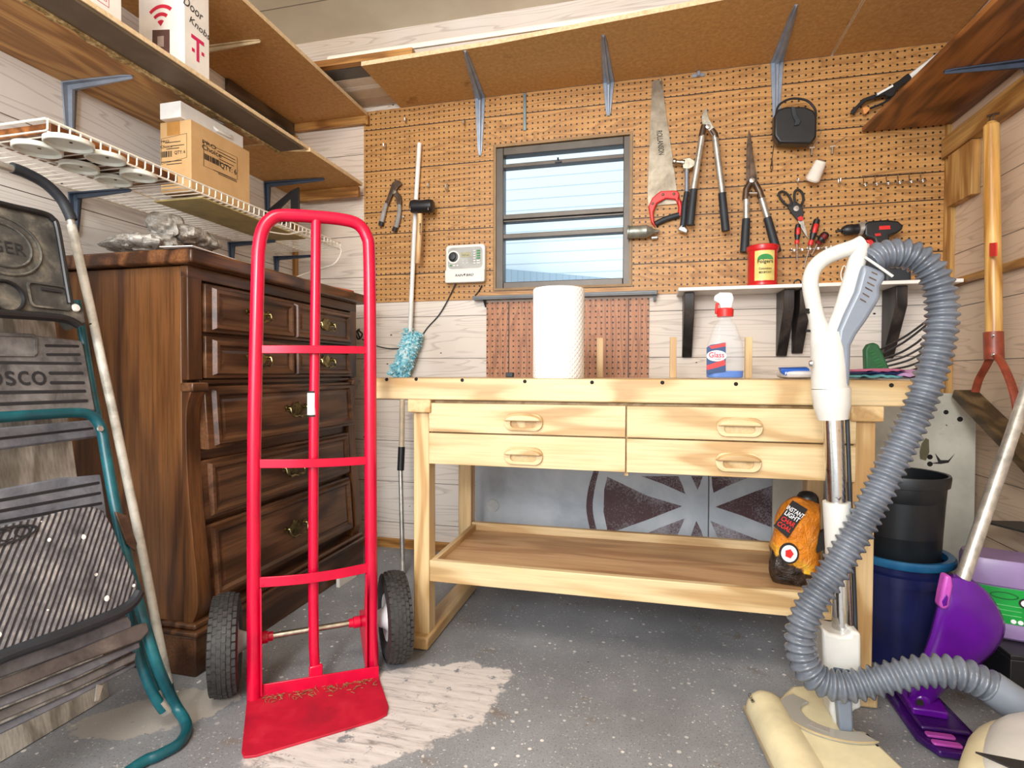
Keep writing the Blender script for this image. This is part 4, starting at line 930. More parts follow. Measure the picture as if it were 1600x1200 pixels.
# duster
du = thing('duster', 'white pole duster with a fluffy turquoise head hanging head-down on the pegboard', 'duster', pw(640, 550, .04))
mk('pole', G().tube([pw(655.5, 224, .025), pw(649, 330, .03), pw(640.5, 520, .045)], .0108, 14), M['white_plastic'], du)
fz = mottle('turquoise_microfibre', [(.25, (64, 152, 178)), (.48, (128, 200, 214)), (.62, (226, 240, 240)), (.75, (84, 172, 196))], 60, .9)
g = G(); ax_ = [pw(646, 520, .055), pw(638, 545, .06), pw(628, 570, .062), pw(621, 586, .062)]; sp_ = spl(ax_, 6); rnd = random.Random(11)
g.tube(sp_, [.020 + .022 * math.sin(PI * min(1, (i + 1.5) / len(sp_))) ** .5 for i in range(len(sp_))], 16)
for k in range(900):
    i = rnd.randrange(len(sp_)); a = rnd.random() * 2 * PI; t_ = (sp_[min(i + 1, len(sp_) - 1)] - sp_[max(i - 1, 0)]).normalized(); u = t_.orthogonal().normalized(); v = t_.cross(u)
    d = u * math.cos(a) + v * math.sin(a); o = sp_[i] + d * .030 + t_ * rnd.uniform(-.012, .012); e = o + d * rnd.uniform(.008, .020) + V((rnd.uniform(-.01, .01), rnd.uniform(-.01, .01), rnd.uniform(-.014, .004)))
    g.tube([o, o.lerp(e, .6), e], [.0036, .0042, .0018], 5)
mk('head', g, fz, du, 0, 60)
# extension pole standing behind the bench end
po = thing('extension_pole', 'beige and silver pole with a black sleeve standing behind the left workbench end', 'pole', (.56, -.36, 0))
q = [V((.555, -.34, .001)), at(626, 735, y=-.27), at(627.5, 700, y=-.26), at(629, 600, y=-.16)]
mk('outer_tube', G().tube([q[2], q[3]], .0118, 14), flat('beige_tube', (196, 178, 150), .4), po)
mk('sleeve', G().tube([q[1], q[2] + (q[2] - q[1]) * .05], .0150, 14), M['black_plastic'], po)
mk('inner_tube', G().tube([q[0], q[1]], .0098, 14), M['alu'], po)
# sprinkler timer
tm = thing('sprinkler_timer', 'white sprinkler timer box with dial and display left of the window', 'timer', pw(726, 412, .02))
TD = .035
cnr = [pw(x, y, TD) for x, y in ((696, 384), (757, 380), (760, 440), (695, 443))]
ce = sum(cnr, V()) / 4; W_ = (cnr[1] - cnr[0]).length; H_ = (cnr[0] - cnr[3]).length
wh = flat('timer_white', (226, 224, 216), .4, 0, .04)
mk('case', G().prism(rrect(ce, X, Z, W_, H_, .016), (0, TD - .008, 0)), wh, tm, .004)
lo = ce - Z * H_ * .33
mk('terminal_cover', G().prism(rrect(lo - Y * .010, X, Z, W_ * 1.01, H_ * .34, .008), (0, .012, 0)), wh, tm, .003)
fc = ce + Z * H_ * .15 - Y * .0015
mk('face_plate', G().prism(rrect(fc, X, Z, W_ * .88, H_ * .56, .018), (0, .0014, 0)), flat('timer_face_grey', (172, 170, 164), .5), tm, .0005)
dl = fc - X * W_ * .30 + Z * .006
mk('dial', G().lathe(dl, -Y, [(0, .0235), (.004, .0225), (.006, .016), (.016, .0145), (.017, .001)], 24), [M['black_plastic']], tm)
mk('dial_ring', G().lathe(dl + Y * .0002, -Y, [(0, .031), (.001, .030), (.001, .0236)], 28, False), wh, tm)
mk('display', G().prism(rrect(fc + X * W_ * .02 + Z * .014 - Y * .002, X, Z, .048, .024, .003), (0, .002, 0)), flat('lcd', (160, 154, 120), .3), tm)
text('display_digits', '4:27 am', fc + X * W_ * .02 + Z * .012 - Y * .0021, X, Z, .034, M['ink'], tm, .008)
for k in range(6):
    mk('button', G().obox(fc + X * W_ * .345 + Z * (.030 - .0115 * k) - Y * .002, X * .016, Y * .004, Z * .0055), M['green_paint'] if k < 4 else wh, tm)
    mk('button', G().obox(fc + X * W_ * .245 + Z * (.030 - .0115 * k) - Y * .002, X * .010, Y * .003, Z * .005), wh, tm)
for k in range(4): mk('button', G().lathe(fc + X * (W_ * .01 + (k % 2) * .02 - .01) - Z * (.012 + (k // 2) * .012) - Y * .001, -Y, [(0, .0028), (.002, .0024)], 10), wh, tm)
for k in range(3): mk('button', G().obox(fc - X * (W_ * .36 - .016 * k) - Z * .034 - Y * .001, X * .010, Y * .002, Z * .006), M['green_paint'] if k == 0 else wh, tm)
text('brand_lettering', 'RAIN   BIRD', lo - Y * .0105 + Z * .003, X, Z, W_ * .47, M['ink'], tm, .011, .016, .0004, .25)
mk('brand_mark', G().prism([lo - Y * .0108 + X * a + Z * b for a, b in ((-.004, .004), (.0, .011), (.003, .010), (.006, .006), (.002, .003), (.001, -.002))], Y * .0003), M['ink'], tm)
cb_ = [pw(712, 443, .02), pw(700, 468, .012), pw(686, 492, .006), pw(668, 512, .005), pw(655, 530, .005), pw(640, 541, .005), pw(615, 545, .008), pw(590, 541, .05), pw(566, 530, .06)]
mk('power_cord', G().tube(spl(cb_, 6), .003, 8), M['black_plastic'], tm)
mk('sensor_cord', G().tube(spl([pw(753, 446, .02), pw(748, 455, .012), pw(742, 462, .012)], 4), .003, 8), M['black_plastic'], tm)
# cord bundle on the wall beside the chest
cbp = [pw(562, 514, .05), pw(556, 520, .06), pw(560, 530, .05), pw(566, 522, .06), pw(558, 516, .05), pw(563, 530, .06)]
solo('cord_bundle', G().tube(spl(cbp, 5), .004, 8), M['black_plastic'], 'small black bundle of cord behind the far corner of the chest of drawers', 'cord')
# hand saw
sw = thing('hand_saw', 'wide-bladed hand saw with a red and black handle hung right of the window', 'saw', pw(1036, 240, .02))
bl = [pw(x, y, .016) for x, y in ((1019, 127), (1034, 124), (1041, 180), (1050, 240), (1058, 302), (1060, 318), (1013, 322), (1012, 300), (1015, 220))]
mk('blade', G().prism(bl, Y * .0016), M['saw_steel'], sw)
oh = [(1013, 322), (1019, 310), (1032, 299), (1058, 296), (1062, 304), (1063, 330), (1060, 345), (1052, 350), (1034, 349), (1026, 352), (1022, 355), (1018, 345), (1014, 334)]
hand = [(1013, 322), (1019, 309), (1032, 298), (1058, 297), (1062, 302), (1059, 318), (1055, 311), (1040, 310), (1026, 318), (1021, 331), (1022, 345), (1024, 355), (1017, 346)]
mk('handle', plate(hand, .034, .024), M['red_plastic'], sw, .005, seg=3)
mk('grip', G().tube(spl([pw(1024, 350, .022), pw(1034, 345, .022), pw(1047, 340, .022), pw(1061, 336, .022)], 4), .0125, 12), M['black_rubber'], sw)
mk('grip_bar', G().tube(spl([pw(1059, 312, .018), pw(1063, 322, .018), pw(1062, 338, .018)], 4), .010, 12), M['red_plastic'], sw)
for px, py in ((1036, 304), (1053, 303), (1020, 318)): mk('screw', G().lathe(pw(px, py, .0341), -Y, [(0, .006), (.002, .004), (.0022, .0005)], 12), M['dark_steel'], sw)
bd = (pw(1034, 240, .016) - pw(1031, 210, .016)).normalized()
text('etched_lettering', 'ROLLANSON', pw(1032, 223, .0164), bd, X, .105, M['ink'], sw, .024, .012)
# claw hammer
hm = thing('claw_hammer', 'steel claw hammer with a grey and black grip between the saw and the loppers', 'hammer', pw(1080, 300, .03))
mk('head', G().lathe(pw(1051, 252, .045), pw(1068, 254, .045) - pw(1051, 252, .045), [(0, .011), (.003, .013), (.012, .013), (.016, .009), (.028, .008), (.036, .012), (.05, .012)], 16).prism([pw(x, y, .052) for x, y in ((1066, 248), (1078, 246), (1084, 250), (1091, 259), (1086, 258), (1081, 262), (1076, 264), (1067, 263))], Y * .016), M['steel'], hm, .002)
mk('shaft', G().tube([pw(1073, 258, .043), pw(1073, 300, .043)], .0085, 12), flat('hammer_grey', (134, 140, 150), .4, .3), hm)
mk('grip', G().tube(spl([pw(1073, 300, .043), pw(1070, 320, .043), pw(1068, 345, .043), pw(1066, 356, .043)], 4), [.011] * 4 + [.0125] * 8 + [.014], 12), M['black_rubber'], hm)
mk('butt', G().prism([pw(x, y, .055) for x, y in ((1066, 350), (1075, 359), (1073, 365), (1059, 359), (1060, 356))], Y * .02), M['alu'], hm, .004)
# loppers
lo_ = thing('loppers', 'bypass loppers with silver arms and black grips hung right of the hammer', 'loppers', pw(1105, 260, .03))
mk('blade', plate([(1104, 168), (1099, 173), (1096, 184), (1098, 196), (1103, 202), (1111, 202), (1113, 194), (1108, 186), (1106, 178)], .075, .006), M['steel'], lo_, .001)
mk('hook_blade', plate([(1103, 189), (1110, 192), (1117, 200), (1120, 212), (1114, 214), (1108, 204), (1100, 198)], .081, .006), M['alu'], lo_, .001)
mk('pivot', G().lathe(pw(1106, 198, .082), -Y, [(0, .011), (.004, .009), (.005, .001)], 14), M['silver'], lo_)
for pts, mm in (([(1100, 196), (1098, 206), (1096, 214)], 'dark_steel'), ([(1112, 203), (1117, 210), (1118, 216)], 'dark_steel')):
    mk('ferrule', G().tube([pw(x, y, .075) for x, y in pts], [.012, .013, .013], 12), M[mm], lo_)
for pts, gp in (([(1097, 212), (1083, 298)], [(1084, 296), (1078, 352)]), ([(1117, 213), (1129, 304)], [(1128, 302), (1134, 361)])):
    mk('arm', G().tube([pw(x, y, .075) for x, y in pts], .0125, 14), M['alu'], lo_)
    mk('grip', G().tube([pw(x, y, .075) for x, y in gp], [.0155, .0165], 14), M['black_rubber'], lo_)
# hedge shears
hs_ = thing('hedge_shears', 'closed hedge shears with long rusty blades above the red coffee can', 'shears', pw(1183, 310, .03))
mk('blade', plate([(1170, 202), (1173, 210), (1178, 252), (1180, 276), (1176, 290), (1166, 290), (1166, 262), (1167, 225)], .034, .004), M['dark_steel'], hs_, .001)
mk('blade', plate([(1171, 206), (1175, 230), (1181, 268), (1184, 288), (1178, 292), (1172, 280)], .039, .004), M['dark_steel'], hs_, .001)
mk('pivot', G().lathe(pw(1175, 282, .04), -Y, [(0, .012), (.006, .010), (.008, .001)], 14), M['silver'], hs_)
for pts in ([(1173, 284), (1166, 296), (1165, 312)], [(1180, 286), (1187, 300), (1190, 310)]): mk('tang', G().tube([pw(x, y, .034) for x, y in pts], [.012, .013, .014], 12), M['dark_steel'], hs_)
mk('bumper', G().tube([pw(1170, 302, .034), pw(1183, 302, .034)], .006, 10), M['silver'], hs_)
for a_, b_, c_ in (((1166, 308), (1166, 342), (1163, 394)), ((1189, 307), (1199, 340), (1214, 394))):
    mk('arm', G().tube([pw(*a_, .034), pw(*b_, .034)], .0125, 14), M['alu'], hs_)
    mk('grip', G().tube([pw(*b_, .034), pw((b_[0] + c_[0]) / 2, (b_[1] + c_[1]) / 2, .034), pw(*c_, .034)], [.016, .017, .018], 14), M['black_rubber'], hs_)
# black case with a bail on a hook
rc_ = thing('chalk_box', 'black rounded case with a bail handle hung on the pegboard beneath the right long bracket', 'case', pw(1242, 195, .03))
mk('body', plate([(1210, 180), (1216, 170), (1230, 166), (1258, 166), (1272, 172), (1277, 182), (1276, 214), (1268, 224), (1218, 223), (1210, 212)], .092, .05), M['black_plastic'], rc_, .008, seg=3)
mk('bail', G().tube(spl([pw(x, y, .07) for x, y in ((1212, 184), (1216, 166), (1230, 156), (1246, 154), (1262, 158), (1273, 170), (1275, 182))], 5), .0045, 10), M['black_plastic'], rc_)
mk('lever', plate([(1236, 166), (1243, 167), (1246, 180), (1252, 188), (1249, 195), (1241, 196), (1243, 190), (1238, 180)], .099, .007), M['black_rubber'], rc_, .002)
# thread spool and its peg
sp0 = thing('thread_spool', 'white cone of thread on a peg right of the black case', 'spool', pw(1277, 266, .04))
a_, b_ = pw(1268, 284, .05), pw(1284, 250, .085); L_ = (b_ - a_).length
mk('thread', G().lathe(a_, b_ - a_, [(0, .020), (.004, .025)] + [(.008 + (L_ - .016) * i / 14, .027 - .006 * i / 14 + (.0012 if i % 2 else 0)) for i in range(15)] + [(L_ - .004, .019), (L_ - .002, .012)], 24), flat('white_thread', (230, 220, 206), .8, 0, .06), sp0)
mk('cardboard_core', G().lathe(b_ - (b_ - a_).normalized() * .004, b_ - a_, [(0, .0145), (.006, .0145), (.006, .0105), (-.004, .0105), (-.004, .0005)], 18, False), flat('core_brown', (120, 92, 66), .8), sp0)
for px, py, wx in ((1268, 233, (1284, 205)), (1300, 231, (1324, 212))):
    p = pw(px, py, .02); g = G().box(p.x - .010, p.x + .010, -.028, -.008, p.z + .001, p.z + .006).cyl((p.x, -.02, p.z + .001), (p.x, -.02, p.z - .024), .0042, 10)
    q = pw(*wx, .012); g.tube([(p.x + .006, -.012, p.z + .006), (p.x + .012, -.012, p.z + .02), (q.x, -.010, q.z)], .0014, 6)
    solo('shelf_pin', g, M['silver'], 'bright T-shaped pin with a wire tail directly under the black case' if px < 1290 else 'bright T-shaped pin with a wire tail right of the black case', 'pin', 'T-shaped pins')
solo('hanging_wire', G().tube(spl([pw(1209, 226, .012), pw(1206, 250, .012), pw(1204, 262, .02), pw(1207, 264, .02), pw(1206, 246, .012)], 4), .0016, 6), M['dark_steel'], 'rusty bent wire dangling below the black case', 'wire')
# scissors
sc_ = thing('scissors', 'kitchen scissors with black and red handles hung on a hook', 'scissors', pw(1245, 330, .02))
def loop(pts): return [pw(x, y, .024) for x, y in pts]
mk('handle', G().tube(spl(loop([(1236, 322), (1226, 318), (1219, 309), (1217, 302), (1223, 299), (1231, 304), (1236, 313)]), 5, True), .0048, 10, True), M['black_plastic'], sc_)
mk('handle', G().tube(spl(loop([(1243, 318), (1241, 306), (1243, 298), (1249, 297), (1254, 303), (1255, 313), (1250, 322)]), 5, True), .0048, 10, True), M['black_plastic'], sc_)
mk('bolster', plate([(1234, 317), (1244, 314), (1254, 322), (1256, 334), (1252, 346), (1246, 344), (1238, 334), (1230, 322)], .027, .008), M['black_plastic'], sc_, .002)
mk('pivot', G().lathe(pw(1244, 326, .0272), -Y, [(0, .012), (.003, .011), (.0035, .001)], 18), M['silver'], sc_)
mk('red_inset', plate([(1246, 340), (1252, 337), (1256, 341), (1254, 345), (1248, 345)], .028, .006), M['red_plastic'], sc_, .001)
mk('blade', plate([(1247, 345), (1255, 343), (1259, 358), (1263, 373), (1259, 368), (1252, 356)], .024, .003), M['alu'], sc_)
# wire tool rack with three screwdrivers
rk = thing('tool_rack', 'chrome wire loop rack on the pegboard holding the screwdrivers', 'tool rack', pw(1272, 390, .02))
g = G()
mk('rail', G().tube([pw(1236, 391, .03), pw(1306, 386, .03)], .002, 8), M['silver'], rk)
for k in range(6):
    px = 1241 + k * 12.5; py = 391 - k * .9; o = pw(px, py, .05)
    mk('loop', G().tube([o + V((.013 * math.cos(a), .013 * math.sin(a), 0)) for a in [2 * PI * i / 16 for i in range(16)]], .0019, 6, True).tube([o + Y * .013, V((o.x, -.010, o.z)), V((o.x, -.010, o.z + .016))], .0018, 6), M['silver'], rk)
def driver(label, a, b, e, col2, r=.011):
    t = thing('screwdriver', label, 'screwdriver', pw(*b, .05), 'screwdrivers in the wire rack'); A, Bq, E = pw(*a, .05), pw(*b, .05), pw(*e, .05); d = Bq - A; L = d.length
    mk('handle', G().lathe(A, d, [(0, r * .55), (.004, r * .9), (L * .25, r * 1.05), (L * .6, r), (L * .8, r * .62), (L * .93, r * .8), (L, r * .6)], 14).m(1).lathe(A + d * .12 - Y * r * .35, d, [(0, r * .3), (L * .12, r * .82), (L * .4, r * .8), (L * .55, r * .25)], 12), [M['black_plastic'], col2], t)
    mk('collar', G().lathe(A + d * .82, d, [(0, r * .72), (L * .1, r * .85), (L * .19, r * .66)], 12), col2, t)
    mk('shaft', G().cyl(Bq, E, .003, 10), M['silver'], t)
driver('upright red and black screwdriver, first in the wire rack', (1247, 350), (1245, 381), (1245, 408), M['red_plastic'])
driver('tilted red and black screwdriver in the wire rack under the scissors', (1277, 342), (1266, 383), (1256, 418), M['red_plastic'], .013)
driver('short dark red screwdriver in the wire rack beside the drill', (1292, 364), (1277, 381), (1268, 398), flat('dark_red_handle', (120, 30, 30), .3), .016)
# spring-clip rack on the right
cr_ = thing('clip_rack', 'empty chrome wire clip rack at the right end of the pegboard', 'clip rack', pw(1398, 285, .02))
mk('rail', G().tube([pw(1343, 289, .022), pw(1447, 282, .022)], .002, 8), M['silver'], cr_)
mk('rail', G().tube([pw(1347, 275, .012), pw(1444, 269, .012)], .0015, 8), M['silver'], cr_)
for k in range(6):
    px = 1352 + k * 18; py = 289 - k * 1.2
    o = pw(px, py, .034); g = G().tube([o + V((.011 * math.cos(a), .011 * math.sin(a), 0)) for a in [2 * PI * i / 14 for i in range(14)]], .002, 6, True)
    g.tube([V((o.x, -.022, o.z)), V((o.x, -.012, o.z + .034)), V((o.x, -.02, o.z + .04)), V((o.x + .008, -.026, o.z + .036))], .0017, 6)
    mk('loop', g, M['silver'], cr_)
# cordless drill
dl_ = thing('cordless_drill', 'black and red cordless drill resting above the white shelf behind the vacuum handle', 'drill', pw(1365, 370, .06))
a_, b_ = pw(1309, 361, .08), pw(1340, 358, .08)
mk('chuck', G().lathe(a_, b_ - a_, [(0, .005), (.012, .006), (.014, .012), (.02, .016), (.03, .021), (.05, .022), (.055, .02), ((b_ - a_).length, .021)], 20), M['black_plastic'], dl_)
mk('bit_holder', G().cyl(pw(1306, 362, .08), a_, .006, 10), M['dark_steel'], dl_)
mk('torque_ring', G().lathe(pw(1341, 358, .08), b_ - a_, [(0, .024), (.002, .026), (.024, .027), (.026, .024)], 20), M['alu'], dl_)
mk('body', plate([(1351, 350), (1358, 345), (1385, 343), (1404, 345), (1412, 352), (1411, 358), (1402, 364), (1390, 368), (1391, 385), (1395, 402), (1374, 404), (1371, 385), (1366, 373), (1354, 370), (1351, 366)], .108, .055), M['black_plastic'], dl_, .010, seg=3)
mk('badge', plate([(1374, 353), (1391, 352), (1392, 358), (1374, 359)], .1095, .003), M['red_plastic'], dl_, .001)
mk('selector', plate([(1367, 365), (1376, 364), (1377, 368), (1368, 369)], .110, .004), M['red_plastic'], dl_, .001)
mk('trigger', plate([(1352, 375), (1364, 373), (1369, 376), (1370, 385), (1358, 387), (1357, 379)], .09, .022), M['red_plastic'], dl_, .003)
# steel coupling lying beside the window frame
ck = thing('pipe_coupling', 'grey steel chuck-like coupling on the pegboard at the right edge of the window', 'coupling', pw(1005, 362, .04))
a_, b_ = pw(980, 363, .045), pw(1031, 361, .045); d_ = b_ - a_; L_ = d_.length
mk('body', G().lathe(a_, d_, [(0, .018), (.002, .030), (.008, .030), (.010, .027), (L_ * .42, .027), (L_ * .44, .0285), (L_ * .60, .0285), (L_ * .62, .026), (L_ * .72, .020), (L_ * .8, .012), (L_ * .86, .008), (L_, .005)], 22), mottle('grey_zinc', [(.3, (110, 112, 104)), (.7, (176, 176, 164))], 20, .4, .6), ck)
o = pw(1022, 372, .03); mk('stub', G().cyl(pw(1018, 372, .03), pw(1027, 371, .03), .008, 12), M['alu'], ck)
# ------------------------------------------------------------------ grey slotted tool strip under the window
a_, b_ = at(740, 467, y=-.028), at(1027, 457, y=-.028); zt_ = 1.2045
st_ = thing('tool_strip', 'grey slotted plastic tool strip mounted under the window', 'tool strip', ((a_.x + b_.x) / 2, -.03, 1.18))
strip = flat('strip_grey', (112, 116, 120), .5)
zc_ = (at(740, 467, y=-.028).z + at(1027, 457, y=-.028).z) / 2
mk('strip', G().box(a_.x, b_.x, -.05, -.0085, zc_ - .009, zc_ + .009), strip, st_, .002)
mk('groove_shade', G().box(a_.x + .01, b_.x - .01, -.0512, -.0502, zc_ - .003, zc_ - .001), M['black_plastic'], st_)  # flat black strip painted in for the shade inside the groove
for px in (786, 800, 814, 826, 930, 944, 958, 973):
    p = at(px, 463, y=-.04); mk('slot', G().lathe((p.x, -.036, zc_ + .0092), Z, [(0, .009), (.0006, .0075), (.0006, .0005)], 14), M['particle_edge'], st_)
mk('end_bracket', G().box(b_.x - .016, b_.x - .006, -.03, -.0085, zc_ - .034, zc_ - .009), M['black_plastic'], st_)
mk('end_bracket', G().prism([(a_.x + .05, -.0085, zc_ - .009), (a_.x + .05, -.045, zc_ - .009), (a_.x + .05, -.0085, zc_ - .04)], X * .006), M['black_plastic'], st_)
# ------------------------------------------------------------------ white shelf with dark wooden brackets
wsf = thing('bracket_shelf', 'white narrow shelf on four dark wooden brackets right of the window', 'shelf', (2.2, -.08, 1.2))
SD = .172
l_, r2_ = at(1060, 451, y=-SD), at(1515, 442, y=-SD); ZS = (l_.z + r2_.z) / 2 + .004
XS1 = min(r2_.x, 2.684)
mk('board', G().box(l_.x, XS1, -SD, -.0085, ZS - .007, ZS + .007), flat('white_shelf_paint', (240, 234, 226), .4, 0, .03), wsf, .002)
dk = wood('charred_dark_wood', (66, 56, 50), (48, 42, 40), (26, 23, 22), 'z', 6)
cut_ = wood('raw_cut_wood', (178, 128, 84), (160, 110, 70), (120, 80, 48), 'z', 6)
for (tx, ty), (bx_, by_), wv in (((1079, 457), (1071, 558), 12), ((1236, 452), (1217, 556), 13), ((1262, 452), (1241, 552), 12), ((1416, 450), (1378, 560), 15)):
    T_ = at(tx, ty, y=-.075); B_ = at(bx_, by_, y=-.03); w = .040
    g = G(); zT, zB = ZS - .0075, B_.z
    xc_ = (at(tx, ty, y=-.10).x); xb_ = at(bx_, by_, y=-.012).x; dx = xb_ - xc_
    prof = [(-.135, zT), (-.004, zT), (-.004, zB), (-.020, zB), (-.135, zT - .075)]
    xm = at((tx + bx_) / 2, (ty + by_) / 2, y=-.07).x
    g.prism([(xm - w / 2, y, z) for y, z in prof], X * w)
    b = mk('bracket', g, dk, wsf, .003)
    for s in (-.008, .010): mk('bracket_screw', G().lathe((xm + s, -.026, zB + .024 + s * .5), -Y, [(0, .006), (.003, .005), (.004, .001)], 10), M['silver'], b)
# coffee can
cc_ = thing('coffee_can', 'red plastic coffee can with a yellow label on the white shelf', 'can', at(1191, 440, y=-.08))
p = at(1191, 440, y=-.105); zc0 = ZS + .0075; Rr = (at(1216, 420, y=-.105).x - at(1168, 420, y=-.105).x) / 2; Hh = at(1191, 385, y=-.105).z - zc0
R_ = flat('can_red', (206, 32, 36), .3, 0, .06)
mk('body', G().lathe((p.x, p.y, zc0), Z, [(0, Rr * .92), (.003, Rr), (.012, Rr), (.016, Rr * .95), (Hh * .84, Rr * .95), (Hh * .88, Rr)], 36), R_, cc_)
mk('lid', G().lathe((p.x, p.y, zc0 + Hh * .88), Z, [(0, Rr * 1.03), (.006, Rr * 1.05), (Hh * .1, Rr * 1.05), (Hh * .12, Rr * .98), (Hh * .12, Rr * .2)], 36), R_, cc_)
view = V((CAM.x - p.x, CAM.y - p.y, 0)).normalized(); a0_ = math.atan2(view.y, view.x)
def wrap(o, R, z0, z1, c0, half, mat, par, nm, seg=12):
    g = G(); vs = []
    for i in range(seg + 1):
        a = c0 - half + 2 * half * i / seg
        for z in (z0, z1): vs.append(V((o.x + R * math.cos(a), o.y + R * math.sin(a), z)))
    return mk(nm, g.add(vs, [(i * 2, i * 2 + 2, i * 2 + 3, i * 2 + 1) for i in range(seg)]), mat, par)
wrap(p, Rr * .96, zc0 + Hh * .12, zc0 + Hh * .84, a0_ + .18, .72, flat('can_label', (226, 206, 120), .45), cc_, 'label')
rv = V((-math.sin(a0_ + .18), math.cos(a0_ + .18), 0)); nv = V((math.cos(a0_ + .18), math.sin(a0_ + .18), 0))
mk('label_emblem', G().prism([V((p.x, p.y, zc0 + Hh * .62)) + nv * Rr * .975 + rv * (Rr * .5 * math.cos(a)) + Z * (Hh * .13 * math.sin(a)) for a in [PI * i / 12 for i in range(13)]], nv * .0004), M['green_paint'], cc_)
text('label_lettering', 'Folgers', V((p.x, p.y, zc0 + Hh * .56)) + nv * Rr * .985, rv, Z, Rr * 1.0, M['ink'], cc_, Hh * .11, .012)
for k, s in enumerate(('Colombian', 'MEDIUM ROAST')): text('label_lettering', s, V((p.x, p.y, zc0 + Hh * (.40 - .09 * k))) + nv * Rr * .985, rv, Z, Rr * .8, M['ink'], cc_, Hh * .05, .01)
# odds and ends on the white shelf
om_ = flat('orange_wood', (222, 150, 82), .5)
for px, lb in ((1290, 'orange wooden knob on the white shelf, nearer the coffee can'), (1309, 'orange wooden knob on the white shelf, beside the white plug')):
    q = at(px, 434, y=-.07); solo('wooden_peg', G().lathe((q.x - .02, q.y, ZS + .0185), X, [(0, .004), (.004, .009), (.014, .0108), (.026, .008), (.036, .010), (.042, .006)], 16), om_, lb, 'knob', 'wooden knobs on the white shelf')
q = at(1322, 436, y=-.035)
cw = thing('charger', 'white plug-in charger with looped white flex on the white shelf', 'charger', (q.x, q.y, ZS + .0075))
mk('plug', G().box(q.x - .016, q.x + .016, q.y - .012, q.y + .014, ZS + .0078, ZS + .026), M['white_plastic'], cw, .003)
for k in range(3): mk('flex', G().tube(spl([(q.x - .012 + .01 * k, q.y, ZS + .024), (q.x - .018 + .012 * k, q.y + .004, ZS + .06), (q.x - .004 + .014 * k, q.y + .01, ZS + .095 - .01 * k), (q.x + .012 + .008 * k, q.y + .006, ZS + .05), (q.x + .006 + .006 * k, q.y, ZS + .026)], 5), .0024, 8), M['white_wire'], cw)
q = at(1246, 436, y=-.06)
solo('cable_ring', G().tube([q + V((.013 * math.cos(a), -.004 * math.sin(a), .0145 * math.sin(a))) + Z * (ZS + .0245 - q.z) for a in [2 * PI * i / 20 for i in range(20)]], .003, 8, True), M['black_plastic'], 'small black ring standing on the white shelf beside the coffee can', 'ring')
q = at(1398, 430, y=-.08)
solo('battery_pack', G().prism(rrect((q.x, q.y, ZS + .008), X, Y, .09, .07, .012), (0, 0, .055)), M['black_rubber'], 'dark grey battery pack on the white shelf under the hose arch', 'battery', bevel=.005)
# ------------------------------------------------------------------ on the worktop
BT = .8515
def bt_(px, y): return at(px, 590, y=y).x
# paper towel
x = bt_(872.5, -.80); pt = thing('paper_towel_roll', 'white roll of quilted paper towel standing on the workbench', 'paper towel', (x, -.80, BT))
R1 = (at(912, 520, y=-.80).x - at(833, 520, y=-.80).x) / 2; H1 = at(872, 452, y=-.80).z - BT
m = Mat('quilted_tissue', .9); m.coord(); s_ = m.n('ShaderNodeSeparateXYZ', {0: m.raw})
ang = m.math('MULTIPLY', m.n('ShaderNodeMath', {0: s_.outputs[1], 1: s_.outputs[0]}, operation='ARCTAN2').outputs[0], 14.)
zz = m.math('MULTIPLY', s_.outputs[2], 180.)
k1 = m.math('ABSOLUTE', m.math('SINE', m.math('ADD', ang, zz))); k2 = m.math('ABSOLUTE', m.math('SINE', m.math('SUBTRACT', ang, zz)))
m.col(c(238, 236, 232)); m.bump(m.math('MINIMUM', k1, k2), .5, .003)
g = G().lathe((x, -.80, BT), Z, [(0, R1 * .97), (.003, R1), (H1 - .003, R1), (H1, R1 * .97), (H1, .022), (H1 - .03, .021)], 56, False)
g.tube([(x + R1 * .99 * math.cos(2.45), -.80 - R1 * .99 * math.sin(2.45), BT + .001), (x + R1 * .99 * math.cos(2.45), -.80 - R1 * .99 * math.sin(2.45), BT + H1)], .0018, 6)
mk('roll', g, m.m, pt, 0, 50)
mk('core', G().lathe((x, -.80, BT + .001), Z, [(0, .021), (H1 - .004, .021), (H1 - .004, .0195), (.002, .0195)], 24, False), M['cardboard'], pt)
# loose sticks
for k, (px, top, lb) in enumerate(((937.5, 528, 'thin pale wooden stick standing on the workbench right of the paper towel'), (1051.5, 527, 'thin pale wooden stick standing on the workbench left of the spray bottle'), (1169, 527, 'thin pale wooden stick standing on the workbench right of the spray bottle'))):
    y = -.46; x = bt_(px, y); h = at(px, top, y=y).z
    solo('wooden_stick', G().box(x - .0115, x + .0115, y - .008, y + .008, BT, h), M['bench_z'], lb, 'stick', 'sticks at the back of the workbench', bevel=.001)
x = bt_(797, -.5); solo('rubber_block', G().box(x - .014, x + .014, -.515, -.49, BT, BT + .018), M['black_rubber'], 'little black rubber block on the workbench left of the paper towel', 'block', bevel=.003)
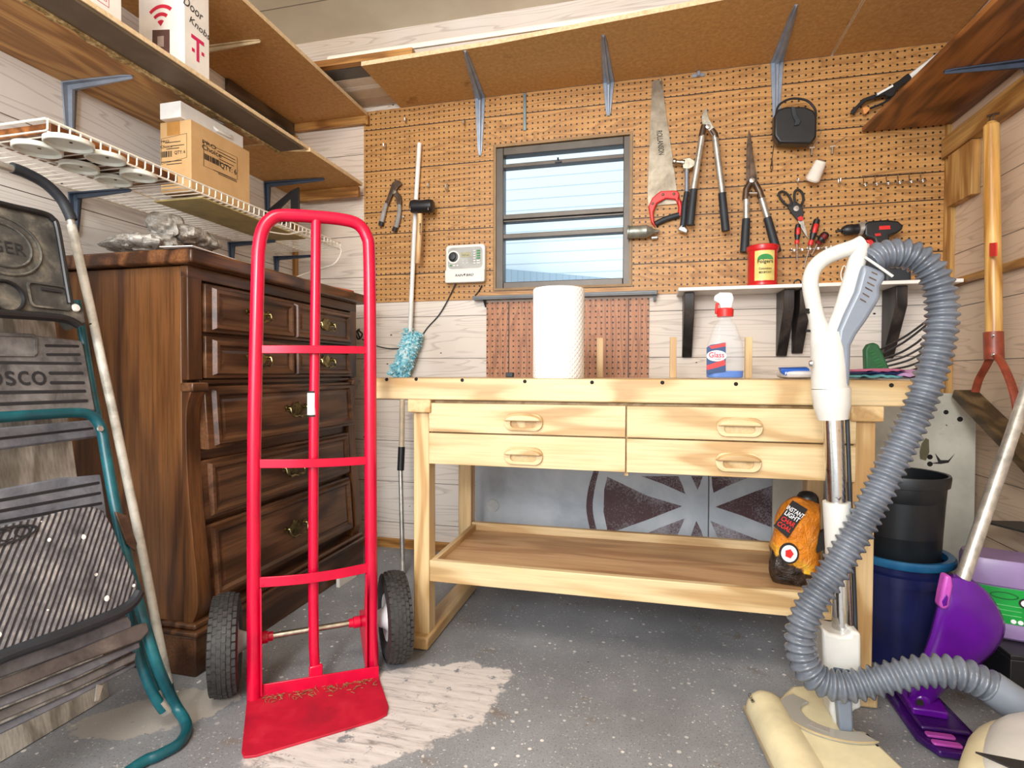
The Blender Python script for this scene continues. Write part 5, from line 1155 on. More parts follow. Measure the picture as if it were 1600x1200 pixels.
# spray bottle
y = -.72; x = bt_(1132, y); pz = lambda px, py: at(px, py, y=y)
sb_ = thing('spray_bottle', 'clear trigger spray bottle of blue glass cleaner on the workbench', 'spray bottle', (x, y, BT))
wb_ = (pz(1161, 560).x - pz(1103, 560).x) / 2; zsh = pz(1132, 528).z - BT; znk = pz(1132, 494).z - BT
cp_m = Mat('clear_bottle', .08); cp_m.col(c(214, 222, 230)); cp_m.b.inputs['Alpha'].default_value = .16
lq = Mat('blue_liquid', .05); lq.b.inputs['Transmission Weight'].default_value = .2; lq.b.inputs['IOR'].default_value = 1.2; lq.col(c(20, 112, 214))
def oval(zs, n=28):
    """stack of rounded-rectangle sections (z, half width, half depth)"""
    vs = []; fs = []
    for z, a, b in zs:
        for k in range(n):
            t = 2 * PI * k / n; pw_ = lambda q: math.copysign(abs(q) ** .62, q)
            vs.append(V((x + a * pw_(math.cos(t)), y + b * pw_(math.sin(t)), BT + z)))
    for i in range(len(zs) - 1): fs += [(i * n + k, i * n + (k + 1) % n, (i + 1) * n + (k + 1) % n, (i + 1) * n + k) for k in range(n)]
    return vs, fs + [list(range(n))[::-1], list(range((len(zs) - 1) * n, len(zs) * n))]
D = wb_ * .62
body = [(0.0006, wb_ * .9, D * .85), (.004, wb_, D), (zsh * .55, wb_, D), (zsh * .85, wb_ * .94, D * .94), (zsh * 1.1, wb_ * .74, D * .8), (zsh * 1.35, wb_ * .52, D * .68), (znk * .9, wb_ * .38, wb_ * .38), (znk, wb_ * .34, wb_ * .34)]
mk('bottle', G().add(*oval(body)), cp_m.m, sb_)
lz = pz(1132, 583).z - BT
mk('liquid', G().add(*oval([(.003, wb_ * .9, D * .85), (.006, wb_ * .97, D * .96), (max(lz, .024), wb_ * .97, D * .96)])), lq.m, sb_)
mk('collar', G().lathe((x, y, BT + znk - .002), Z, [(0, wb_ * .44), (.022, wb_ * .46), (.026, wb_ * .38)], 20), M['red_plastic'], sb_)
tz = BT + znk + .02
mk('trigger_head', G().prism([(x - wb_ * .62, y - .011, tz + .026), (x - wb_ * .60, y - .011, tz + .042), (x - wb_ * .3, y - .011, tz + .052), (x + wb_ * .34, y - .011, tz + .050), (x + wb_ * .44, y - .011, tz + .032), (x + wb_ * .32, y - .011, tz), (x - wb_ * .26, y - .011, tz), (x - wb_ * .30, y - .011, tz + .018)], (0, .022, 0)), M['white_plastic'], sb_, .005, seg=3)
mk('trigger', G().prism([(x - wb_ * .34, y - .007, tz + .022), (x - wb_ * .52, y - .007, tz + .020), (x - wb_ * .56, y - .007, tz - .012), (x - wb_ * .44, y - .007, tz - .014)], (0, .014, 0)), M['red_plastic'], sb_, .003)
lf = lambda px, py: at(px, py, y=y - D - .0012)
lb1, lb2 = flat('label_blue', (26, 60, 108), .4), flat('label_white', (236, 236, 236), .4, 0, .02)
def lab(nm, pts, mt, e=0.): return mk(nm, G().prism([lf(a, b) - Y * e for a, b in pts], Y * .0006), mt, sb_)
lab('label', [(1104, 543), (1110, 539), (1134, 535), (1134, 581), (1104, 584)], lb1)
lab('label_band', [(1108, 541), (1134, 535.5), (1134, 541), (1112, 545)], M['red_plastic'], .0004)
lab('label_band', [(1104, 571), (1116, 567), (1132, 562), (1134, 570), (1118, 575), (1105, 578)], M['red_plastic'], .0004)
ctr_ = lf(1119.5, 556)
mk('label_oval', G().prism([ctr_ - Y * .0009 + X * (.0285 * math.cos(a)) + Z * (.0165 * math.sin(a)) for a in [2 * PI * i / 24 for i in range(24)]], Y * .0006), lb2, sb_)
text('label_lettering', 'Glass', ctr_ - Y * .0013 + Z * .003, X, Z, .044, M['red_ink'], sb_, .017, .02)
text('label_lettering', 'CLEANER', ctr_ - Y * .0013 - Z * .010, X, Z, .026, M['ink'], sb_, .005, .01)
# wipes pack, bagged cloths, hand rake
y = -.66; a_, b_ = bt_(1216, y), bt_(1272, y)
wp = thing('wipes_pack', 'flat blue and clear plastic pack on the workbench behind the vacuum handle', 'pack', ((a_ + b_) / 2, y, BT))
g = G().ball(((a_ + b_) / 2, y, BT + .014), ((b_ - a_) / 2, .07, .0136), 20, 8, .6); mk('pouch', g, flat('pouch_pale', (206, 204, 204), .25), wp)
mk('blue_panel', G().prism([at(px, py, y=y - .058) for px, py in ((1219, 577), (1265, 576), (1265, 588), (1228, 587), (1222, 584))], (0, .03, .006)), flat('pack_blue', (18, 84, 176), .3), wp, .002)
text('pack_lettering', 'Premium', at(1241, 583.5, y=y - .0584), X, Z, .05, lb2, wp, .008, .01)
y = -.65; a_, b_ = bt_(1322, y), bt_(1442, y)
cl_ = thing('cloth_bag', 'clear bag of folded pink, teal and navy cloths on the right end of the workbench', 'cloths', ((a_ + b_) / 2, y, BT))
def wave(x0, x1, z, th, sd, mt, nm):
    g = G(); n = 24; vs = []
    for i in range(n + 1):
        t = i / n; xx = x0 + (x1 - x0) * t; zz = z + .006 * noise.noise(V((t * 5, sd, 0))); e = th * (.35 + .65 * math.sin(PI * min(1, max(0, t * 1.0))) ** .5)
        for yy, dz in ((y - .10, 0), (y - .105, e * .6), (y - .07, e), (y + .09, e), (y + .1, 0)): vs.append(V((xx, yy, max(BT + .0005, zz + dz))))
    fs = []
    for i in range(n): fs += [(i * 5 + k, i * 5 + (k + 1) % 5, i * 5 + 5 + (k + 1) % 5, i * 5 + 5 + k) for k in range(5)]
    return mk(nm, g.add(vs, fs + [list(range(5)), list(range(n * 5, n * 5 + 5))]), mt, cl_)
wave(a_, b_, BT + .001, .007, 7., M['film'], 'bag')
wave(a_ + .005, a_ + (b_ - a_) * .55, BT + .006, .010, 1., flat('teal_cloth', (116, 190, 196), .9), 'cloth')
wave(a_ + .004, a_ + (b_ - a_) * .62, BT + .016, .008, 2., flat('navy_cloth', (34, 50, 104), .9), 'cloth')
wave(a_ + (b_ - a_) * .10, a_ + (b_ - a_) * .58, BT + .023, .008, 3., flat('rose_cloth', (214, 120, 160), .9), 'cloth')
wave(a_ + (b_ - a_) * .50, b_ - .01, BT + .010, .018, 4., flat('lilac_cloth', (206, 160, 206), .9), 'cloth')
y = -.50; hr = lambda px, py, d=0.: at(px, py, y=y - d)
rk_ = thing('hand_rake', 'green hand rake head with curved dark tines lying on the cloths', 'rake', hr(1370, 575))
gm = flat('dark_green_plastic', (30, 92, 52), .45)
mk('head', G().prism([hr(*q, .02) for q in ((1353, 583), (1352, 546), (1357, 538), (1365, 535), (1373, 538), (1380, 552), (1391, 577), (1388, 582), (1372, 586))], Y * .03), gm, rk_, .006, seg=3)
for k in range(7): mk('rib', G().obox(hr(1361 + k * 2.6, 549 + k * 4.6, .0215), (hr(1373, 545) - hr(1361, 549)) * (.6 + .05 * k), Y * .004, Z * .0022), M['green_paint'], rk_)
for k, (s0, e0) in enumerate((((1376, 546), (1442, 506)), ((1379, 553), (1440, 514)), ((1382, 560), (1432, 536)), ((1384, 566), (1438, 544)), ((1387, 572), (1441, 552)), ((1389, 578), (1444, 562)), ((1389, 582), (1444, 572)))):
    A_, E_ = hr(*s0, .005), hr(*e0, .06 - .01 * k); mid = A_.lerp(E_, .55) + Z * -.006
    mk('tine', G().tube(spl([A_, mid, E_, E_ + V((.012, -.004, .014))], 5), [.0034] * 15 + [.0022], 8), M['black_plastic'], rk_)
# ------------------------------------------------------------------ galvanised sheets behind the bench with a sprayed stencil
yS = -.20
gal = mottle('grey_galvanised', [(.3, (156, 162, 170)), (.5, (176, 182, 188)), (.7, (192, 196, 200))], 5, .5, .1)
spray = Mat('sprayed_maroon', .6); kk = spray.noise(spray.coord(), 4.5, 3, .5); k2 = spray.noise(spray.co, 160., 2)
spray.col(spray.mix(spray.ramp(spray.math('ADD', kk, spray.math('MULTIPLY', spray.math('SUBTRACT', k2, .5), .5)), [(.42, (0, 0, 0)), (.78, (1, 1, 1))]), c(74, 46, 50), c(170, 168, 174)))
ps = lambda px, py: at(px, py, y=yS - .0012)
xa, xs, xe = ps(743, 780).x, ps(1107.5, 790).x, ps(1243, 790).x
def sheet(label, x0, x1, shapes, plug=None, halo=None):
    t = thing('metal_sheet', label, 'sheet', ((x0 + x1) / 2, yS, 0)); mk('sheet', G().box(x0, x1, yS, yS + .012, .001, .80), gal, t, .002)
    for sh in shapes: mk('sprayed_shape', G().prism([ps(*q) for q in sh], Y * .001), spray.m, t)
    if plug: mk('plug', G().lathe(ps(*plug), -Y, [(0, .028), (.004, .027), (.005, .001)], 22), flat('plug_grey', (186, 188, 188), .4), t)
    return t
def curve(pts, n=5): return [(p.x, p.y) for p in spl([V((a, b, 0)) for a, b in pts], n)]
sheet('grey metal sheet with the larger left half of a maroon stencil wheel behind the workbench', xa, xs - .002, [
    [(949, 745), (1012, 775), (1066, 791), (1012, 812), (950, 834), (943, 800), (944, 765)], [(1002, 744), (1038, 757), (1071, 772), (1066, 758), (1060, 744)], [(1080, 744), (1086, 757), (1090, 766), (1094, 756), (1098, 744)],
    [(985, 845), (1030, 825), (1070, 810), (1063, 826), (1054, 846)], [(1076, 848), (1082, 830), (1088, 814), (1095, 828), (1102, 848)],
    curve([(938, 728), (930, 760), (926, 790), (929, 815), (937, 842)]) + curve([(926, 842), (919, 815), (916, 790), (920, 760), (930, 728)])], (770, 790))
sheet('grey metal sheet with the right half of a maroon stencil wheel behind the workbench', xs + .001, xe, [
    [(1112, 745), (1113, 760), (1115, 770), (1135, 760), (1172, 745)], [(1118, 792), (1180, 768), (1238, 748), (1240, 790), (1210, 826), (1160, 806)], [(1110, 814), (1117, 830), (1124, 850), (1206, 852), (1160, 834)]])
# ------------------------------------------------------------------ charcoal bag on the lower shelf
cgz = .2565; cb0 = thing('charcoal_bag', 'orange and black bag of charcoal slumped on the workbench lower shelf', 'charcoal bag', at(1245, 920, z=cgz))
yb0 = -.74; q_ = lambda px, py, d=0.: at(px, py, y=yb0 - d)
outl = [(1206, 912), (1201, 888), (1203, 850), (1210, 815), (1222, 788), (1240, 774), (1256, 777), (1272, 786), (1281, 800), (1282, 850), (1279, 900), (1264, 928), (1240, 930), (1220, 924)]
N = len(outl); cen = V(((1248), (855), 0)); lay = []
for d, s in ((-.055, .80), (-.045, .93), (.0, 1.0), (.045, .95), (.066, .80), (.076, .5), (.079, .2)):
    ring_ = []
    for (px, py) in curve(outl + [outl[0]], 3)[:-1]:
        ring_.append(q_(cen.x + (px - cen.x) * s, cen.y + (py - cen.y) * s, d) if True else None)
    lay.append(ring_)
n_ = len(lay[0]); vs = []
for l in lay:
    for p in l:
        k = noise.noise(p * 24.) * .010; vs.append(V((p.x + k, p.y + noise.noise(p * 20. + V((5, 0, 0))) * .014, max(p.z + k, cgz + .0006))))
fs = []
for i in range(len(lay) - 1): fs += [(i * n_ + k, i * n_ + (k + 1) % n_, (i + 1) * n_ + (k + 1) % n_, (i + 1) * n_ + k) for k in range(n_)]
fs += [list(range(n_))[::-1], list(range((len(lay) - 1) * n_, len(lay) * n_))]
m = Mat('charcoal_bag_print', .28); m.coord(); s_ = m.n('ShaderNodeSeparateXYZ', {0: m.raw})
wv = m.noise(m.raw, 14., 4)
edge = m.math('ADD', s_.outputs[2], m.math('ADD', m.math('MULTIPLY', m.math('SUBTRACT', wv, .5), .10), m.math('MULTIPLY', s_.outputs[0], .55)))
blk = m.ramp(edge, [(.060, (1, 1, 1)), (.066, (0, 0, 0))])
og = m.ramp(m.noise(m.raw, 9., 4), [(.3, c(204, 112, 22)), (.7, c(244, 158, 46))])
coal = m.ramp(m.noise(m.raw, 34., 5), [(.35, c(22, 17, 15)), (.7, c(72, 56, 46))])
fl_ = m.ramp(edge, [(.056, (0, 0, 0)), (.068, (1, 1, 1)), (.084, (1, 1, 1)), (.096, (0, 0, 0))])
og = m.mix(m.math('MULTIPLY', fl_, m.ramp(wv, [(.45, (0, 0, 0)), (.6, (1, 1, 1))])), og, c(236, 200, 60))
m.col(m.mix(blk, og, coal)); m.bump(m.noise(m.raw, 22., 5, .7, 1.6), .8, .02)
mk('bag', G().add(vs, fs), m.m, cb0, 0, 40)
mk('bag_neck', G().ball(q_(1262, 783, -.02), (.03, .03, .03), 12, 8, .8), M['black_plastic'], cb0)
pn = [q_(*q, .0815) for q in ((1239, 782), (1262, 796), (1231, 841), (1209, 822))]
mk('print_panel', G().prism(pn, Y * .004), M['ink'], cb0)
ur = (pn[1] - pn[0]).normalized(); uu = (pn[0] - pn[3]).normalized(); o_ = sum(pn, V()) / 4 - Y * .0006
text('print_lettering', 'INSTANT', o_ + uu * .024, ur, uu, .050, lb2, cb0, .013, .015)
text('print_lettering', 'LIGHT', o_ + uu * .008, ur, uu, .042, lb2, cb0, .014, .02)
text('print_lettering', 'CHAR', o_ - uu * .011, ur, uu, .040, M['red_plastic'], cb0, .014, .02)
text('print_lettering', 'COAL', o_ - uu * .029, ur, uu, .040, M['red_plastic'], cb0, .014, .02)
cr0 = q_(1233, 865, .083)
mk('seal', G().prism([cr0 + X * (.026 * math.cos(a)) + Z * (.030 * math.sin(a)) for a in [2 * PI * i / 24 for i in range(24)]], Y * .004).m(1).prism([cr0 - Y * .0006 + X * (.021 * math.cos(a)) + Z * (.024 * math.sin(a)) for a in [2 * PI * i / 24 for i in range(24)]], Y * .001).m(2).prism([cr0 - Y * .0012 + X * (.012 * math.cos(a)) + Z * (.014 * math.sin(a)) for a in [2 * PI * i / 5 for i in range(5)]], Y * .001), [M['ink'], lb2, M['red_plastic']], cb0)
sd0 = [q_(*q, .055) for q in ((1277, 835), (1291, 828), (1291, 858), (1276, 864))]
mk('print_panel', G().prism(sd0, Y * .02), M['ink'], cb0)
# ------------------------------------------------------------------ right wall: shelf, rails, push broom
rsf = thing('dark_shelf', 'dark stained wooden shelf high on the right wall', 'shelf', (2.55, -.5, 1.83))
e0, e1 = at(1345, 208, z=1.832), at(1475, 82, z=1.832); e2 = e0 + (e1 - e0) * 2.4
mk('board', G().prism([(e0.x, -.024, 1.832), (XR - .002, -.024, 1.832), (XR - .002, e2.y, 1.832), (e2.x, e2.y, 1.832)], (0, 0, .019)), M['shelf_dark'], rsf, .003)
tp_ = at(1476, 112, z=1.829)
leg_bracket(rsf, (XR - .001, tp_.y, 1.8315), -X, -Z, XR - tp_.x, .042, .05, M['bracket_dark'])
z0, z1 = 1.700, 1.777
solo('wall_rail', G().box(XR - .036, XR - .0005, -2.2, -.0225, z0, z1), M['pine_y'], 'bare pine rail running along the right wall under the dark shelf', 'rail', bevel=.002)
b0, b1 = at(1478, 310, x=XR - .03), at(1517, 300, x=XR - .03)
solo('wood_block', G().box(XR - .030, XR - .0005, b1.y, -.058, 1.505, 1.699), M['raw_pine'], 'short upright pine block fixed below the pine rail at the right corner', 'block', bevel=.002)
# reaching grabber
gr = thing('reaching_grabber', 'white and black reaching grabber hung slanting beside the dark shelf', 'grabber', pw(1395, 140, .03))
mk('tube', G().tube([pw(1421, 121, .04), pw(1475, 80, .04)], .011, 12), M['white_plastic'], gr)
mk('body', plate([(1366, 147), (1378, 141), (1406, 124), (1420, 113), (1426, 121), (1414, 131), (1402, 140), (1398, 150), (1390, 152), (1384, 148), (1370, 152)], .052, .026), M['black_plastic'], gr, .005)
mk('jaw', plate([(1366, 147), (1372, 152), (1354, 158), (1342, 168), (1336, 177), (1329, 177), (1331, 171), (1338, 165), (1348, 154)], .046, .014), M['black_plastic'], gr, .003)
mk('jaw', G().tube(spl([pw(x, y, .036) for x, y in ((1392, 152), (1382, 160), (1366, 167), (1352, 172))], 5), .0045, 10), M['black_plastic'], gr)
mk('jaw_pad', plate([(1348, 168), (1356, 166), (1360, 170), (1353, 178), (1350, 177)], .044, .012), om_, gr, .002)
mk('slot', plate([(1370, 146), (1395, 132), (1396, 135), (1371, 149)], .0525, .002), M['white_plastic'], gr)
# push broom hung head-down
XB = XR - .087
rw = lambda px, py, d=0.: at(px, py, x=XB - d)
br = thing('floor_squeegee', 'floor squeegee with ash handle and rust-red yoke hung head-down on the right wall', 'squeegee', rw(1552, 560))
ash = wood('ash_handle', (220, 176, 104), (204, 152, 78), (168, 114, 48), 'z', 9, 1.2, .3, .2)
hp = [rw(1549, 196), rw(1550, 300), rw(1552, 420), rw(1553, 545)]
mk('handle', G().tube([hp[0] + Z * .012] + hp, [.010, .0205, .0215, .0215, .0225], 16), ash, br)
mk('hang_ring', G().tube([hp[0] + Z * .022 + V((0, .010 * math.cos(a), .012 * math.sin(a))) for a in [2 * PI * i / 14 for i in range(14)]], .0025, 6, True), M['dark_steel'], br)
mk('hanging_hook', G().cyl(hp[0] + Z * .036 + X * .02, hp[0] + Z * .03 - X * .012, .004, 8), M['dark_steel'], br)
mk('handle_print', G().prism([rw(x, y, .0225) for x, y in ((1546, 380), (1556, 379), (1556, 400), (1546, 401))], X * .004), M['red_plastic'], br)
rust = mottle('rust_red_steel', [(.3, (104, 44, 28)), (.6, (146, 66, 44)), (.8, (168, 92, 66))], 20, .4)
mk('socket', G().tube([rw(1552, 519), rw(1553, 562)], .0255, 16), rust, br)
for py in (524, 554): mk('rivet', G().lathe(rw(1552, py, .024), -X, [(0, .006), (.003, .004), (.0035, .0005)], 10), M['silver'], br)
for pts in ([(1549, 556), (1540, 574), (1530, 592), (1524, 612)], [(1557, 556), (1568, 572), (1580, 600), (1588, 630), (1590, 656)]):
    mk('yoke_arm', G().tube(spl([rw(x, y, .004) for x, y in pts], 5), .0125, 10, flatten=.5, ref=X), rust, br)
A_, B_ = rw(1508, 616), rw(1592, 700); dd = (B_ - A_); A_ = A_ - dd * .02; B_ = B_ + dd * .35
bd_ = (B_ - A_).normalized(); un = X.cross(bd_).normalized()
mk('block', G().obox((A_ + B_) / 2, B_ - A_, X * .070, un * .030), wood('weathered_block', (118, 96, 66), (92, 72, 46), (54, 40, 24), 'y', 7), br, .004)
dn_ = un if un.z < 0 else -un
mk('rubber_edge', G().obox((A_ + B_) / 2 + dn_ * .021, B_ - A_, X * .012, un * .014), M['black_rubber'], br)
# painted sheet standing in the right corner
yP = -.275
wp_m = Mat('stained_white_steel', .45); kk = wp_m.noise(wp_m.coord(), 4., 5, .65)
bs_ = wp_m.ramp(kk, [(.3, c(166, 164, 152)), (.6, c(196, 192, 178)), (.8, c(208, 204, 192))])
k3 = wp_m.noise(wp_m.co, 13., 6, .7, .8); bs_ = wp_m.mix(wp_m.ramp(k3, [(.685, (0, 0, 0)), (.70, (1, 1, 1))]), bs_, c(52, 46, 40))
k4 = wp_m.noise(wp_m.co, 7., 6, .8); bs_ = wp_m.mix(wp_m.ramp(k4, [(.60, (0, 0, 0)), (.72, (.8, .8, .8))]), bs_, c(140, 112, 84))
wp_m.col(bs_)
wsh = thing('steel_panel', 'stained off-white steel panel standing in the right corner behind the black pot', 'panel', (2.36, yP, 0))
mk('panel', G().box(2.03, 2.680, yP, yP + .012, .001, .800), wp_m.m, wsh, .002)
for px, py in ((1500, 655), (1453, 714), (1453, 725), (1478, 644)): mk('bolt_hole', G().lathe(at(px, py, y=yP - .0004), -Y, [(0, .009 if py != 644 else .004), (.0008, .008), (.0008, .0005)], 14), M['dark_hole'], wsh)
gp = at(1444, 702, y=yP - .001)
mk('grey_smear', G().prism([gp + V(q) for q in ((-.012, 0, -.035), (.006, 0, -.04), (.016, 0, -.01), (.014, 0, .035), (.004, 0, .04), (-.008, 0, .02), (-.014, 0, -.01))], Y * .0006), flat('olive_stain', (106, 100, 74), .8), wsh)
bl_ = [(1452, 724), (1466, 722), (1461, 708), (1470, 719), (1482, 719), (1492, 709), (1482, 723), (1470, 725)]
mk('black_spatter', G().prism([at(x, y, y=yP - .001) for x, y in bl_], Y * .0006), M['ink'], wsh)
# ------------------------------------------------------------------ blue barrel with a black pot nested in it
yb_ = -.60; xb_ = at(1405, 860, y=yb_).x; zr = at(1405, 862, y=yb_).z; R = .138
bu = thing('blue_bucket', 'navy blue bucket with a bright rolled rim beside the right workbench leg', 'bucket', (xb_, yb_, 0))
navy = mottle('navy_plastic', [(.3, (16, 20, 58)), (.7, (26, 34, 86))], 10, .35)
rimb = mottle('blue_rim_plastic', [(.3, (20, 72, 118)), (.7, (38, 110, 152))], 10, .35)
mk('body', G().lathe((xb_, yb_, .001), Z, [(0, .112), (.004, .116), (zr - .075, R * .9), (zr - .073, R * .95), (zr - .045, R * .955), (zr - .040, R * .88), (zr - .016, R * .9), (zr - .016, R * .85), (.012, .108), (.012, .001)], 40, True), navy, bu)
mk('rim', G().lathe((xb_, yb_, zr - .018), Z, [(0, R * .9), (0, R * .99), (.006, R * 1.02), (.018, R * 1.02), (.024, R * .985), (.022, R * .86), (0, R * .86)], 40, False), rimb, bu)
zp1 = at(1400, 737, y=yb_).z
po_ = thing('plant_pot', 'tall black plastic pot nested inside the navy blue bucket', 'pot', (xb_, yb_, .014))
xp = xb_ - .002
mk('pot', G().lathe((xp, yb_, .0145), Z, [(0, .09), (.003, .094), (zp1 - .095, .112), (zp1 - .092, .114), (zp1 - .05, .117), (zp1 - .048, .124), (zp1 - .02, .127), (zp1 - .0145, .125), (zp1 - .016, .118), (.004, .088), (.004, .001)], 40, True), flat('black_pot', (24, 28, 32), .38), po_)
# black crate, cleaning jug
cy_, cx0, cx1 = -.74, 2.46, 2.69
solo('storage_crate', G().ring([(cx0, cy_ - .15, .001), (cx1, cy_ - .15, .001), (cx1, cy_ + .15, .001), (cx0, cy_ + .15, .001)], [(cx0 + .012, cy_ - .138, .001), (cx1 - .012, cy_ - .138, .001), (cx1 - .012, cy_ + .138, .001), (cx0 + .012, cy_ + .138, .001)], (0, 0, .15)).box(cx0, cx1, cy_ - .15, cy_ + .15, .151, .163), M['black_plastic'], 'black crate on the floor under the lavender jug', 'crate', bevel=.002)
jx = at(1566, 930, y=-.76).x
jg = thing('cleaner_jug', 'lavender plastic jug with a green label behind the purple mop', 'jug', (jx, -.74, .164))
lav = flat('lavender_plastic', (140, 116, 160), .35, 0, .06)
zj1 = at(1540, 868, y=-.76).z; rotj = Matrix.Rotation(math.radians(-18), 3, 'Z')
jw = (at(1618, 930, y=-.76).x - at(1508, 930, y=-.76).x) / 2
def jsec(zs, mt, nm, e=.5):
    vs = []; fs = []; n = 32
    for z, a, b in zs:
        for k in range(n):
            t = 2 * PI * k / n; q_ = lambda v: math.copysign(abs(v) ** e, v)
            p = rotj @ V((a * q_(math.cos(t)), b * q_(math.sin(t)), 0)); vs.append(V((jx + p.x, -.74 + p.y, .1645 + z)))
    for i in range(len(zs) - 1): fs += [(i * n + k, i * n + (k + 1) % n, (i + 1) * n + (k + 1) % n, (i + 1) * n + k) for k in range(n)]
    fs += [list(range(n))[::-1], list(range((len(zs) - 1) * n, len(zs) * n))]
    return mk(nm, G().add(vs, fs), mt, jg)
hj = zj1 - .1645
jsec([(0, jw * .93, .058), (.006, jw, .064), (hj * .18, jw, .064), (hj * .2, jw * .97, .062), (hj * .66, jw * .97, .062), (hj * .68, jw * 1.02, .066), (hj * .93, jw * 1.02, .066), (hj, jw * .95, .060)], lav, 'body')
lg = flat('label_green', (26, 150, 62), .35)
jsec([(hj * .21, jw * .985, .0635), (hj * .655, jw * .985, .0635)], lg, 'label')
jf = lambda u, z: V((jx, -.74, .1645)) + rotj @ V((u, -.0640, 0)) + Z * z
ju = rotj @ X
mk('label_leaf', G().ring([jf(.002, hj * .56) + ju * (.030 * math.cos(a)) + Z * (.010 * math.sin(a)) for a in [2 * PI * i / 20 for i in range(20)]], [jf(.002, hj * .56) + ju * (.026 * math.cos(a)) + Z * (.007 * math.sin(a)) for a in [2 * PI * i / 20 for i in range(20)]], (rotj @ Y) * .0006), flat('label_dark_green', (14, 96, 40), .4), jg)
mk('label_seal', G().lathe(jf(.044, hj * .50), rotj @ -Y, [(0, .013), (.0006, .013), (.0006, .0005)], 20).m(1).lathe(jf(.044, hj * .50) + rotj @ (Y * -.0008), rotj @ -Y, [(0, .0085), (.0005, .0085), (.0005, .0005)], 20), [M['ink'], lb2], jg)
for k in range(3): mk('label_line', G().obox(jf(.0, hj * (.44 - .06 * k)), ju * .075, rotj @ Y * .0006, Z * .0016), flat('label_pale_line_%d' % k, (120, 200, 130), .4), jg)
for k in range(3): mk('label_dot', G().lathe(jf(.022 + .014 * k, hj * .25), rotj @ -Y, [(0, .0058), (.0006, .0058), (.0006, .0030), (.0003, .003), (.0003, .0005)], 14), lb2, jg)
for k in range(5): mk('barcode_bar', G().obox(jf(-jw * .80, hj * (.56 - .05 * k)), ju * .012, rotj @ Y * .0008, Z * (.002 + .0014 * (k % 2))), lb2, jg)
tb_ = at(1578, 822, x=XR - .06)
solo('metal_offcut', G().prism([(XR - .12, tb_.y + .03, tb_.z), (XR - .09, tb_.y - .05, tb_.z + .002), (XR - .002, tb_.y - .22, tb_.z + .002), (XR - .002, tb_.y + .05, tb_.z)], (0, 0, .006)), flat('dark_blade', (44, 42, 42), .5), 'dark flat metal offcut sticking out of the right wall above the lavender jug', 'metal offcut')
# ------------------------------------------------------------------ purple floor mop
mo = thing('floor_mop', 'purple plastic floor mop with a silver pole leaning towards the right wall', 'mop', (2.25, -.93, 0))
pur = flat('purple_plastic', (88, 14, 132), .2, 0, .1); purd = flat('deep_purple_plastic', (52, 14, 86), .2, 0, .15); pinkp = flat('pink_plastic', (186, 78, 176), .35)
yM = -.935; mq = lambda px, py, d=0.: at(px, py, y=yM - d)
bodyp = curve([(1480, 898), (1494, 897), (1518, 905), (1543, 925), (1563, 954), (1571, 984), (1558, 1014), (1528, 1042), (1500, 1060), (1478, 1078), (1462, 1096), (1446, 1106), (1428, 1102), (1418, 1088), (1424, 1062), (1438, 1030), (1452, 990), (1462, 950), (1472, 912), (1480, 898)], 4)[:-1]
lay = []; cxm, cym = 1498, 990
for d, s in ((-.030, .72), (-.022, .92), (0, 1.), (.020, .93), (.030, .70), (.033, .35)):
    lay.append([mq(cxm + (x - cxm) * s, cym + (y - cym) * s, d) for x, y in bodyp])
n_ = len(bodyp); vs = [p for l in lay for p in l]; fs = []
for i in range(len(lay) - 1): fs += [(i * n_ + k, i * n_ + (k + 1) % n_, (i + 1) * n_ + (k + 1) % n_, (i + 1) * n_ + k) for k in range(n_)]
fs += [list(range(n_))[::-1], list(range((len(lay) - 1) * n_, len(lay) * n_))]
mk('body', G().add(vs, fs), pur, mo, 0, 50)
mk('clip', G().prism([mq(*q, .040) for q in ((1478, 899), (1488, 901), (1490, 916), (1484, 950), (1475, 954), (1468, 948), (1472, 926))], Y * .03), pinkp, mo, .006, seg=3)
mk('clip_notch', G().prism([mq(*q, .0412) for q in ((1479, 928), (1482, 934), (1480, 946), (1474, 948), (1472, 940))], Y * .002), pur, mo, .001)
pa_, pb_ = mq(1505, 902, .0), at(1605, 610, y=-.80); pe_ = pb_ + (pb_ - pa_) * .45
if pe_.x > XR - .03: pe_ = pa_ + (pe_ - pa_) * ((XR - .03 - pa_.x) / (pe_.x - pa_.x))
mk('pole', G().tube([pa_ - (pb_ - pa_).normalized() * .06, pa_.lerp(pb_, .66)], .0160, 14).tube([pa_.lerp(pb_, .66), pe_], .0152, 14), M['alu'], mo)
hx0, hx1 = 2.195, 2.330
mk('head', G().prism([(hx0 + .012, -.745, .003), (hx0, -.80, .003), (hx0 - .006, -1.05, .003), (hx0 + .02, -1.10, .003), (hx1 - .02, -1.10, .003), (hx1, -1.05, .003), (hx1 - .01, -.80, .003), (hx1 - .03, -.745, .003)], (0, 0, .016)), purd, mo, .005, seg=3)
mk('head_cover', G().prism([(hx0 + .02, -.80, .0192), (hx0 + .012, -1.03, .0192), (hx1 - .02, -1.03, .0192), (hx1 - .03, -.80, .0192)], (0, 0, .012)), purd, mo, .005)
pv = mq(1436, 1100)
mk('hinge', G().prism([(pv.x - .035, yM - .05, .031), (pv.x + .04, yM - .055, .031), (pv.x + .055, yM + .03, .031), (pv.x - .03, yM + .04, .031)], (0, 0, .018)).ball((pv.x, yM - .004, .052), (.024, .024, .026), 14, 8), pur, mo, .004)
mk('hinge_pin', G().lathe(mq(1437, 1098, .034), -Y, [(0, .009), (.003, .008), (.003, .0005)], 12), M['dark_hole'], mo)
for y_ in (-1.075, -1.045): mk('pad_tab', G().prism(rrect((hx0 + .045, y_, .0195), X, Y, .06, .018, .006), (0, 0, .006)), pinkp, mo, .002)
